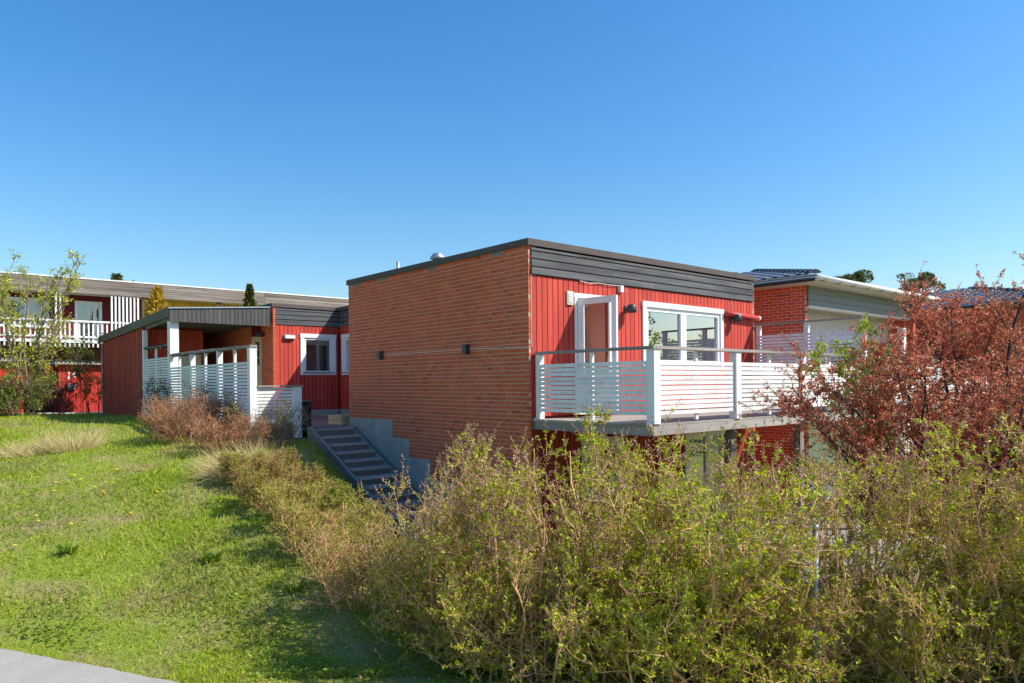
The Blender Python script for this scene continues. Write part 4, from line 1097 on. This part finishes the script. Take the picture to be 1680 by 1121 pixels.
# lilac hedge in front, one shrub at a time
LIL = [(-.62, 7.2, 1.84, .8, 'leftmost lilac shrub of the hedge, at the foot of the stairs'),
       (-.05, 6.75, 1.80, 1.4, 'lilac shrub in front of the brick wall near the stairs, with many brown twigs'),
       (.30, 6.6, 1.84, 1.3, 'lilac shrub in front of the near brick corner'),
       (1.0, 6.6, 2.28, 1.6, 'tall lilac shrub right below the balcony corner post'),
       (1.68, 6.55, 2.28, 1.5, 'lilac shrub in front of the red timber strip under the balcony'),
       (2.5, 6.6, 1.95, 1.2, 'lower, thinly leaved lilac shrub by the metal post'),
       (3.55, 6.45, 1.92, 1.4, 'lilac shrub in front of the left side of the red-leaved tree'),
       (4.35, 6.4, 2.15, 1.5, 'lilac shrub in front of the middle of the red-leaved tree'),
       (5.15, 6.3, 2.25, 1.5, 'rightmost lilac shrub of the hedge, at the picture edge')]
for i, (x, y, h, w, lab) in enumerate(LIL):
    shrub('lilac_shrub', lab, 'lilac shrub', x, y, h, w, MT['lilac'], MT['twig'], R(100 + i), stems=10, skirt=20, b1=(11, 11, 11, 13, 13, 10, 11, 12, 12)[i], b2=8, leaf=.038, lpt=(13, 13, 16, 21, 20, 11, 16, 18, 18)[i], dry=(.50, .48, .38, .20, .22, .48, .44, .34, .36)[i], drym=MT['lilacdry'], buds=(600, 600, 420, 300, 360, 520, 600, 500, 500)[i], group='lilac shrubs of the hedge', wr=.55, splay=.55, r0=.019, b1len=.36, twigr=.0024, leaflow=.03, t2=(.10, .26), wig=.22)

# metal post in the hedge
t, b_ = plant('metal_post', 'galvanised round metal post standing in the lilac hedge', 'post', 2.50, 6.02)
mb = MB(); mb.tube([(0, 0, -.1), (0.02, 0, 1.36)], .023, 12); o = bpy.data.objects.new('tube', mb.mesh('tube', MT['steeld'], smooth=True)); COL.objects.link(o); o.parent = t
mb = MB(); mb.lathe([(.026, 1.36), (.026, 1.385), (.018, 1.40), (.002, 1.405)], .02, 0, 12); o = bpy.data.objects.new('cap', mb.mesh('cap', MT['steel'], smooth=True)); COL.objects.link(o); o.parent = t

def tree(name, label, cat, x, y, h, crown_r, leafm, barkm, rg, limbs=6, b1=9, b2=8, b3=0, leaf=.05, lpt=5, trunk=.07, fork=.18, splay=.8, group=None, wr=.6, twig=(.2, .5), z=None, clump=0, b1len=.42, up=.1, spr=.6, tr=.004, skew=0):
    o, base = plant(name, label, cat, x, y, group, z)
    T0 = grow(base[None] + [[0, 0, -.1]], np.array([[.02, .02, 1.]]), np.array([h * fork + .1]), 4, .05, .1, rg)
    a = np.arange(limbs) * 2 * np.pi / limbs + rg.uniform(-.4, .4, limbs); k = rg.uniform(.35, 1, limbs) * splay
    d = np.stack([np.cos(a) * k, np.sin(a) * k, np.ones(limbs)], -1)
    st = np.repeat(T0[:, -1] - [[0, 0, .03]], limbs, 0)
    L0 = h * (1 - fork) * rg.uniform(.7, 1.05, limbs)
    L0 = L0 * (1 + skew * np.cos(a))
    P0 = grow(st, d, L0, 8, .12, .05, rg)
    s1, d1, t = children(P0, b1, .15, 1, spr, rg, up); L1 = crown_r * b1len * 2 * rg.uniform(.5, 1.1, len(s1)) * (1.15 - .7 * t)
    P1 = grow(s1, d1, L1, 6, .16, .03, rg)
    s2, d2, t = children(P1, b2, .15, 1, .65, rg, .15); L2 = rg.uniform(twig[0], twig[1], len(s2))
    P2 = grow(s2, d2, L2, 4, .18, .05, rg)
    v, f = joinm([tubes(T0, np.full(1, trunk), np.full(1, trunk * .8), 8), tubes(P0, np.full(limbs, trunk * .55), np.full(limbs, trunk * .1), 5)])
    pmesh('trunk', o, base, v, f, barkm)
    pmesh('branches', o, base, *joinm([tubes(P1, np.full(len(P1), tr * 2.4), np.full(len(P1), tr)), tubes(P2, np.full(len(P2), tr), np.full(len(P2), tr * .5))]), barkm)
    s3, d3, t = children(P2, lpt, .1, 1, .8, rg, .1)
    if clump:
        s3 = np.repeat(s3, clump, 0) + rg.normal(0, leaf * .35, (len(s3) * clump, 3)); d3 = unit(np.repeat(d3, clump, 0) + rg.normal(0, .7, (len(d3) * clump, 3)))
    pmesh('crown', o, base, *leaves(s3, d3, leaf * rg.uniform(.6, 1.25, len(s3)), wr, rg), leafm)
    return o

# red-leaved ornamental tree on the right
tree('red_leaved_tree', 'wide ornamental tree with red-brown young leaves, in front of the balcony end', 'tree', 5.9, 9.2, 4.35, 1.7, MT['redleaf'], MT['twigd'], R(5), skew=.25, limbs=26, b1=15, b2=11, leaf=.036, lpt=8, trunk=.085, fork=.10, splay=1.3, clump=4, twig=(.15, .5), b1len=.42, wr=.6)
tree('small_yellow_tree', 'young yellow-green tree between the red-leaved tree and the screen', 'tree', 5.45, 11.1, 4.05, .9, MT['yellowleaf'], MT['twigg'], R(6), limbs=8, b1=9, b2=7, leaf=.055, lpt=6, trunk=.03, fork=.3, splay=.5, clump=3, twig=(.12, .3))
shrub('green_shrub', 'green leafy shrub below the red-leaved tree by the white boards', 'shrub', 4.35, 9.6, 2.1, 1.0, MT['greenleaf'], MT['twigg'], R(7), stems=8, b1=9, b2=6, leaf=.055, lpt=4)

# shrubs on the bank left of the stairs
shrub('spirea_shrub', 'rust-brown leafless spirea in front of the tall white fence', 'shrub', -6.75, 15.2, .95, 2.0, MT['spdry'], MT['spirea'], R(20), stems=44, b1=12, b2=8, leaf=.024, lpt=4, splay=1.0, twigr=.0028, b1len=.5, group='spirea shrubs on the bank')
shrub('spirea_shrub', 'rust-brown leafless spirea beside the tall end post of the fence', 'shrub', -5.55, 14.1, .68, 1.5, MT['spdry'], MT['spirea'], R(21), stems=30, b1=12, b2=8, leaf=.024, lpt=4, splay=1.0, twigr=.0028, b1len=.5, group='spirea shrubs on the bank')
SP = [(-4.1, 11.6, .55, 1.3, 'spirea with rusty twigs and small leaves below the dry grass tuft'), (-3.45, 10.7, .58, 1.3, 'spirea half rusty half green beside the upper stairs'),
      (-2.8, 9.8, .58, 1.2, 'fresh green spirea at mid height of the bank'), (-2.3, 8.9, .66, 1.1, 'yellow-green spirea beside the lower stairs'), (-1.7, 7.9, .82, 1.0, 'lowest spirea on the bank, touching the lilac hedge')]
for i, (x, y, h, w, lab) in enumerate(SP):
    shrub('spirea_shrub', lab, 'shrub', x, y, h, w, MT['spgreen'], MT['spirea'] if i < 2 else MT['twig'], R(30 + i), stems=26, b1=12, b2=8, leaf=.028, lpt=8, dry=(.45, .35, .12, .15, .45)[i], drym=MT['spdry'], splay=.9, twigr=.0022, b1len=.48, group='spirea shrubs on the bank')
shrub('spirea_shrub', 'low green spirea leaning over the left stringer of the stairs, upper one', 'shrub', -2.68, 11.35, .46, 1.0, MT['spgreen'], MT['twigg'], R(37), stems=18, b1=10, b2=7, leaf=.03, lpt=7, dry=.2, drym=MT['spdry'], splay=1.1, twigr=.0022, group='spirea shrubs on the bank')
shrub('spirea_shrub', 'low green spirea leaning over the left stringer of the stairs, lower one', 'shrub', -2.34, 10.5, .44, .9, MT['spgreen'], MT['twigg'], R(38), stems=18, b1=10, b2=7, leaf=.03, lpt=7, dry=.25, drym=MT['spdry'], splay=1.1, twigr=.0022, group='spirea shrubs on the bank')
shrub('juniper_bush', 'dark green juniper beside the upper stairs', 'shrub', -2.95, 12.1, .30, 1.0, MT['darkgreen'], MT['twigd'], R(40), stems=24, b1=10, b2=9, leaf=.03, lpt=6, splay=1.3, wr=.3)
shrub('willow_bush', 'pale upright willow shoots in front of the low fence', 'shrub', -4.75, 14.6, .95, 1.1, MT['spleaf'], MT['twigg'], R(41), stems=18, b1=8, b2=5, leaf=.04, lpt=4, splay=.6, wr=.35)
shrub('cotoneaster_bush', 'dark thin twiggy bush against the white fence slats', 'shrub', -7.1, 16.6, 1.25, .7, MT['barb'], MT['twigd'], R(42), stems=9, b1=9, b2=6, leaf=.03, lpt=3, splay=.5)
shrub('ivy_bush', 'small dark green bush climbing the post beside the shed', 'shrub', -9.6, 19.4, 1.2, .6, MT['darkgreen'], MT['twigd'], R(43), stems=8, b1=8, b2=5, leaf=.06, lpt=3, splay=.35)
# plants in front of the row house
tree('rowan_tree', 'young multi-stemmed tree with fresh leaves in front of the row house', 'tree', -16.5, 24.6, 5.9, 1.15, MT['rowan'], MT['twigg'], R(50), limbs=14, b1=10, b2=6, leaf=.10, lpt=2, trunk=.07, fork=.05, splay=.40, clump=3, twig=(.15, .45), b1len=.34, up=.25, wr=.4, tr=.008)
shrub('barberry_bush', 'dark red-brown barberry bush under the young tree', 'shrub', -17.0, 23.6, 1.3, 1.9, MT['barb'], MT['twigd'], R(51), stems=26, b1=11, b2=8, leaf=.06, lpt=5, splay=.9, twigr=.004)
shrub('barberry_bush', 'dark red-brown barberry bush in front of the shed numbered 16', 'shrub', -15.5, 24.2, 1.25, 1.2, MT['barb'], MT['twigd'], R(52), stems=14, b1=9, b2=6, leaf=.06, lpt=4, splay=.8, twigr=.004)
shrub('green_shrub', 'bright green shrub between the two barberries', 'shrub', -16.0, 23.5, 1.5, 1.1, MT['greenleaf'], MT['twigg'], R(53), stems=16, b1=9, b2=7, leaf=.08, lpt=4, splay=.7, twigr=.004)
shrub('hedge_shrub', 'tall green shrub beside the back corner of the shed', 'shrub', -14.95, 26.0, 2.9, 1.2, MT['greenleaf'], MT['twigd'], R(54), stems=14, b1=10, b2=7, leaf=.085, lpt=4, splay=.5, twigr=.005)

# conifers and far trees
def conifer(name, label, x, y, h, r, leafm, rg, n=5000, leaf=.10, z=None, power=1.0, cat='tree', low=.02, droop=0.0, group=None):
    o, base = plant(name, label, cat, x, y, group, z)
    T0 = grow(base[None], np.array([[0, 0, 1.]]), np.array([h]), 4, .01, .1, rg)
    pmesh('trunk', o, base, *tubes(T0, np.full(1, max(.04, r * .10)), np.full(1, .01), 7), MT['twigd'])
    t = low + (1 - low) * rg.uniform(0, 1, n) ** 1.4; a = rg.uniform(0, 2 * np.pi, n)
    lob = 1 + .22 * np.sin(a * 5 + t * 19) + .16 * np.sin(a * 3 - t * 31)
    prof = np.minimum(1, (1 - t) ** power * 1.05) * np.minimum(1, .35 + t * 4) * r * lob
    rad = prof * np.sqrt(rg.uniform(.25, 1.0, n))
    pos = base + np.stack([np.cos(a) * rad, np.sin(a) * rad, t * h], -1)
    d = unit(np.stack([np.cos(a), np.sin(a), np.full(n, .9 - droop)], -1) + rg.normal(0, .35, (n, 3)))
    pmesh('crown', o, base, *leaves(pos, d, leaf * rg.uniform(.6, 1.3, n), .5, rg), leafm)
    return o
conifer('thuja_tree', 'slim dark green conical thuja behind the carport roof', -9.77, 27.0, 4.85, .62, MT['thuja'], R(60), 6000, .12, power=.75)
conifer('golden_conifer', 'golden yellow conifer behind the carport roof', -14.2, 29.0, 5.0, 1.5, MT['gold'], R(61), 3000, .2, power=.9)
conifer('spruce_tree', 'dark spruce tip behind the row house roof, taller of the two', -53.5, 98, 16.2, 3.2, MT['pine'], R(62), 3500, .7, droop=.7, group='spruces behind the row house')
conifer('spruce_tree', 'dark spruce tip behind the row house roof, smaller of the two', -52.5, 100, 15.4, 2.6, MT['pine'], R(63), 3000, .7, droop=.7, group='spruces behind the row house')
def pine(label, px, top, d, r, rg, n=2600, flat=.7, low=0):
    x = (px - 840) / F * d; zt = (622 - top) / F * d
    o, base = plant('pine_tree', label, 'tree', x, d, 'pines beyond the roofs', -1.1)
    ht = zt + 1.1
    T0 = grow(base[None], np.array([[0, 0, 1.]]), np.array([ht * .96]), 6, .03, .1, rg)
    cl = 13; c_ = base + np.stack([rg.normal(0, r * .5, cl), rg.normal(0, r * .5, cl), ht - r * flat * rg.uniform(.15, 1.5 + low, cl)], -1)
    rr = r * rg.uniform(.28, .5, cl)
    br = np.stack([np.repeat(T0[:, 4], cl, 0), (T0[:, 5] + c_) / 2, c_], 1)
    pmesh('trunk', o, base, *joinm([tubes(T0, np.full(1, .22), np.full(1, .06), 6), tubes(br, np.full(cl, .09), np.full(cl, .03), 4)]), MT['twigg'])
    k = rg.integers(0, cl, n); dv_ = unit(rg.normal(0, 1, (n, 3))); pos = c_[k] + dv_ * (rr[k] * rg.uniform(.3, 1, n) ** .5)[:, None] * np.array([1, 1, .6])
    pmesh('crown', o, base, *leaves(pos, unit(dv_ + [0, 0, .5]), r * .16 * rg.uniform(.6, 1.3, n), .5, rg), MT['pine'])
pine('round-topped pine beyond the tiled roof, left of the other two', 1401, 446, 75, 1.6, R(70))
pine('narrow pine left of the chimney', 1488, 446, 70, 1.05, R(71), 1800, 1.3, 1)
pine('broad pine right behind the chimney', 1515, 444, 72, 1.75, R(72), 2800, .9, .6)
# trees across the road that the big window mirrors
for i, (x, y, h, r, lf_) in enumerate(((22, 13.2, 8.5, 2.0, 'pine'), (24, 15.8, 5.2, 1.7, 'yellowleaf'), (27, 18.5, 5.0, 1.6, 'greenleaf'), (20, 11.0, 5.2, 1.6, 'redleaf'), (30, 16.5, 4.2, 1.8, 'greenleaf'))):
    tree('garden_tree', ['tall dark tree mirrored in the big window', 'yellow-green tree mirrored in the big window', 'fresh green tree mirrored in the right window pane', 'reddish tree mirrored low in the left window pane', 'low green tree mirrored far back in the window'][i], 'tree', x, y, h, r, MT[lf_], MT['twigd'], R(80 + i), limbs=6, b1=8, b2=6, leaf=.16, lpt=4, trunk=.12, fork=.2, splay=.6, clump=2, twig=(.3, .7), z=-3)

# grass tufts and small plants
def tuft(name, label, x, y, n, h, spread, mat, rg, lean=(0, 0), wd=.008, cat='grass tuft', group=None, bend=.5):
    o, base = plant(name, label, cat, x, y, group)
    a = rg.uniform(0, 2 * np.pi, n); rr = spread * np.sqrt(rg.uniform(0, 1, n)) * .5
    px_, py_ = base[0] + np.cos(a) * rr, base[1] + np.sin(a) * rr
    st = np.stack([px_, py_, gz(px_, py_) + H - .01], -1); k = rg.uniform(.1, 1, n) * spread * 1.2
    d = np.stack([np.cos(a) * k + lean[0], np.sin(a) * k + lean[1], np.full(n, .8)], -1) + rg.normal(0, .15, (n, 3))
    P = grow(st, d, h * rg.uniform(.4, 1.1, n), 4, .12, -.10 * bend, rg)
    w = unit(np.cross(P[:, -1] - P[:, 0], rg.normal(0, 1, (n, 3)))) * wd
    tt = np.array([1, .9, .7, .45, .05])[None, :, None]
    V = np.stack([P - w[:, None] * tt * .5, P + w[:, None] * tt * .5], 2); ix = np.arange(n * 10).reshape(n, 5, 2)
    Fq = np.stack([ix[:, :-1, 0], ix[:, :-1, 1], ix[:, 1:, 1], ix[:, 1:, 0]], -1).reshape(-1, 4)
    pmesh('blades', o, base, V.reshape(-1, 3), Fq, mat); return o
tuft('grass_tuft', 'straw-coloured grass tuft hanging over the bank beside the rust-brown spirea', -4.55, 12.1, 1500, .62, 1.0, MT['strawg'], R(90), (-.35, -.5))
tuft('grass_tuft', 'dry grass tuft alone on the upper lawn', -8.9, 14.6, 700, .65, .9, MT['strawg'], R(91), (-.3, .1))
tuft('grass_tuft', 'flat dry grass tuft left of the one on the upper lawn', -9.6, 14.3, 500, .45, 1.0, MT['strawg'], R(92), (-.6, 0))
def rosette(label, x, y, n, L, rg):
    o, base = plant('broadleaf_plant', label, 'plant', x, y, 'broad-leaved plants in the lawn')
    a = rg.uniform(0, 2 * np.pi, n); d = np.stack([np.cos(a), np.sin(a), rg.uniform(.3, 1.5, n)], -1)
    st = base + np.stack([np.cos(a), np.sin(a), np.zeros(n)], -1) * .02
    v1, f1 = leaves(st, d, L * rg.uniform(.6, 1.1, n), .28, rg, 1.0, .05)
    pmesh('leaves', o, base, v1, f1, MT['greenleaf'])
rosette('broad-leaved plant in the lawn, leftmost of three', -5.55, 9.05, 34, .20, R(95))
rosette('broad-leaved plant in the lawn, below the dry grass edge, darkest of three', -3.65, 8.75, 44, .19, R(96))
rosette('broad-leaved plant in the lawn, nearest the hedge shadow', -2.45, 8.05, 30, .16, R(97))

# dandelions
hd = MB(); i0 = 0
for j in range(12):
    an = j * math.pi / 6; i = len(hd.v)
    hd.v += [(0, 0, .062), (math.cos(an - .26) * .012, math.sin(an - .26) * .012, .066), (math.cos(an) * .021, math.sin(an) * .021, .062), (math.cos(an + .26) * .012, math.sin(an + .26) * .012, .066)]
    hd.f.append((i, i + 1, i + 2, i + 3))
hm = hd.mesh('flower_head', MT['dandel']); stm = MB().tube([(0, 0, -.01), (0, 0, .062)], .0022, 4).mesh('stalk', MT['greenleaf'])
DP = [(155,275),(235,300),(258,293),(270,293),(295,272),(305,268),(330,285),(335,300),(340,312),(378,328),(390,320),(425,273),(437,300),(455,300),(462,305),(485,245),(508,310),(487,297),(423,345),(425,337),(560,303),(320,388),(140,440),(155,460),(287,478),(548,385),(618,385),(622,378),(512,430),(530,440),(547,432),(640,335),(655,325),(645,345),(672,305),(660,335),(685,345),(690,263),(752,270),(780,285),(800,255),(805,257),(780,310),(65,515),(50,568),(78,627),(10,273),(58,300),(80,335),(218,332)]
for (u, v) in DP:
    u = u / 2.541; v = 680 + v / 2.541
    best = None
    # walk down the view ray to the lawn
    best = None
    for d in np.arange(7, 20, .05):
        x = (u - 840) / F * d; z = -(v - 634) / F * d
        if z <= float(gz(x, d)): best = (x, d); break
    if best is None: continue
    x, y = best
    o = bpy.data.objects.new('dandelion', None); COL.objects.link(o); o.empty_display_size = .05
    o.location = (x, y, float(gz(x, y)) + H); o.rotation_euler = (random.uniform(-.35, .35), random.uniform(-.35, .35), random.uniform(0, 6)); s_ = random.uniform(.85, 1.25); o.scale = (s_ * 1.25, s_ * 1.25, 1.15)
    tag(o, 'yellow dandelion flower in the lawn', 'flower', 'dandelions scattered in the lawn')
    for nm, me_ in (('flower_head', hm), ('stalk', stm)):
        c_ = bpy.data.objects.new(nm, me_); COL.objects.link(c_); c_.parent = o

# lawn grass
N = 420000
rg = R(200)
yy = 5.6 + (26 - 5.6) * rg.uniform(0, 1, N) ** 2.2
xx = rg.uniform(-.80, .80, N) * yy
xx = np.where(xx > 0, xx * .9, xx)
p_, q_ = pq(xx, yy)
dens = .5 + .5 * np.sin(xx * 2.3 + np.sin(yy * 1.9) * 1.5) * np.sin(yy * 2.7 + np.sin(xx * 1.3) * 2)
ok = (PATH_EDGE(xx, yy) > -.06 + rg.normal(0, .06, N)) & ~((q_ > -2.2) & (p_ > 5.8)) & ~((q_ > -1.2) & (p_ > -5.6)) & ~((q_ > -2.3) & (p_ > 11.8)) & (rg.uniform(0, 1, N) < .35 + .65 * dens) & ~((xx > .5) & (rg.uniform(0, 1, N) < .6)) & ~((xx > -2.3 + .4 * np.sin(yy * 3)) & (yy < 8.2) & (rg.uniform(0, 1, N) < .75))
xx, yy = xx[ok], yy[ok]; n = len(xx)
st = np.stack([xx, yy, gz(xx, yy) + H - .004], -1)
hgt = np.where(yy < 7.6, .035, .058) * rg.uniform(.5, 1.4, n) * (1 + .012 * yy) * (.75 + .6 * (.5 + .5 * np.sin(xx * 1.7 + yy * .9)))
d = unit(rg.normal(0, .55, (n, 3)) * [1, 1, 0] + [0, 0, 1]); w = unit(np.cross(d, rg.normal(0, 1, (n, 3)))) * (.0035 + .00035 * yy)[:, None]
tip = st + d * hgt[:, None] + rg.normal(0, .012, (n, 3)) * [1, 1, 0]
V = np.stack([st - w, st + w, tip], 1).reshape(-1, 3); Fc = np.arange(n * 3).reshape(n, 3)
g = wobj('grass', mesh_np('grass', V, Fc, MT['grass']), 'short spring lawn grass on the slope', 'grass', 'stuff')
# clover and moss leaves lying low in the lawn
n = 46000; yy = 6.4 + 11 * rg.uniform(0, 1, n) ** 1.7; xx = rg.uniform(-.78, .1, n) * yy
p_, q_ = pq(xx, yy); patch = np.sin(xx * 1.1 + 2) * np.sin(yy * 1.3) + .6 * np.sin(xx * 2.9 + yy * 2.1)
ok = (patch > .45 + rg.normal(0, .4, n)) & (PATH_EDGE(xx, yy) > .2) & ~((q_ > -1.3) & (p_ > -5))
xx, yy = xx[ok], yy[ok]; n = len(xx)
st = np.stack([xx, yy, gz(xx, yy) + H + rg.uniform(.01, .05, n)], -1); a = rg.uniform(0, 2 * np.pi, n)
v1, f1 = leaves(st, np.stack([np.cos(a), np.sin(a), rg.uniform(-.1, .5, n)], -1), rg.uniform(.022, .05, n), .8, rg, 1.5, .1)
wobj('ground_cover', mesh_np('ground_cover', v1, f1, MT['greenleaf']), 'low clover and weeds growing among the lawn grass', 'ground cover', 'stuff')
# dry leaves and twigs on the soil below the hedge
n = 9000; yy = rg.uniform(5.4, 9.5, n); xx = rg.uniform(-2.6, 7, n); st = np.stack([xx, yy, gz(xx, yy) + H + .006], -1); a = rg.uniform(0, 2 * np.pi, n)
ok = PATH_EDGE(xx, yy) > .05; st = st[ok]; a = a[ok]
v1, f1 = leaves(st, np.stack([np.cos(a), np.sin(a), rg.uniform(0, .25, len(a))], -1), rg.uniform(.02, .055, len(a)), .6, rg, 2, .1)
wobj('leaf_litter', mesh_np('leaf_litter', v1, f1, MT['lilacdry']), 'dry brown leaf litter under the lilac hedge', 'leaf litter', 'stuff')
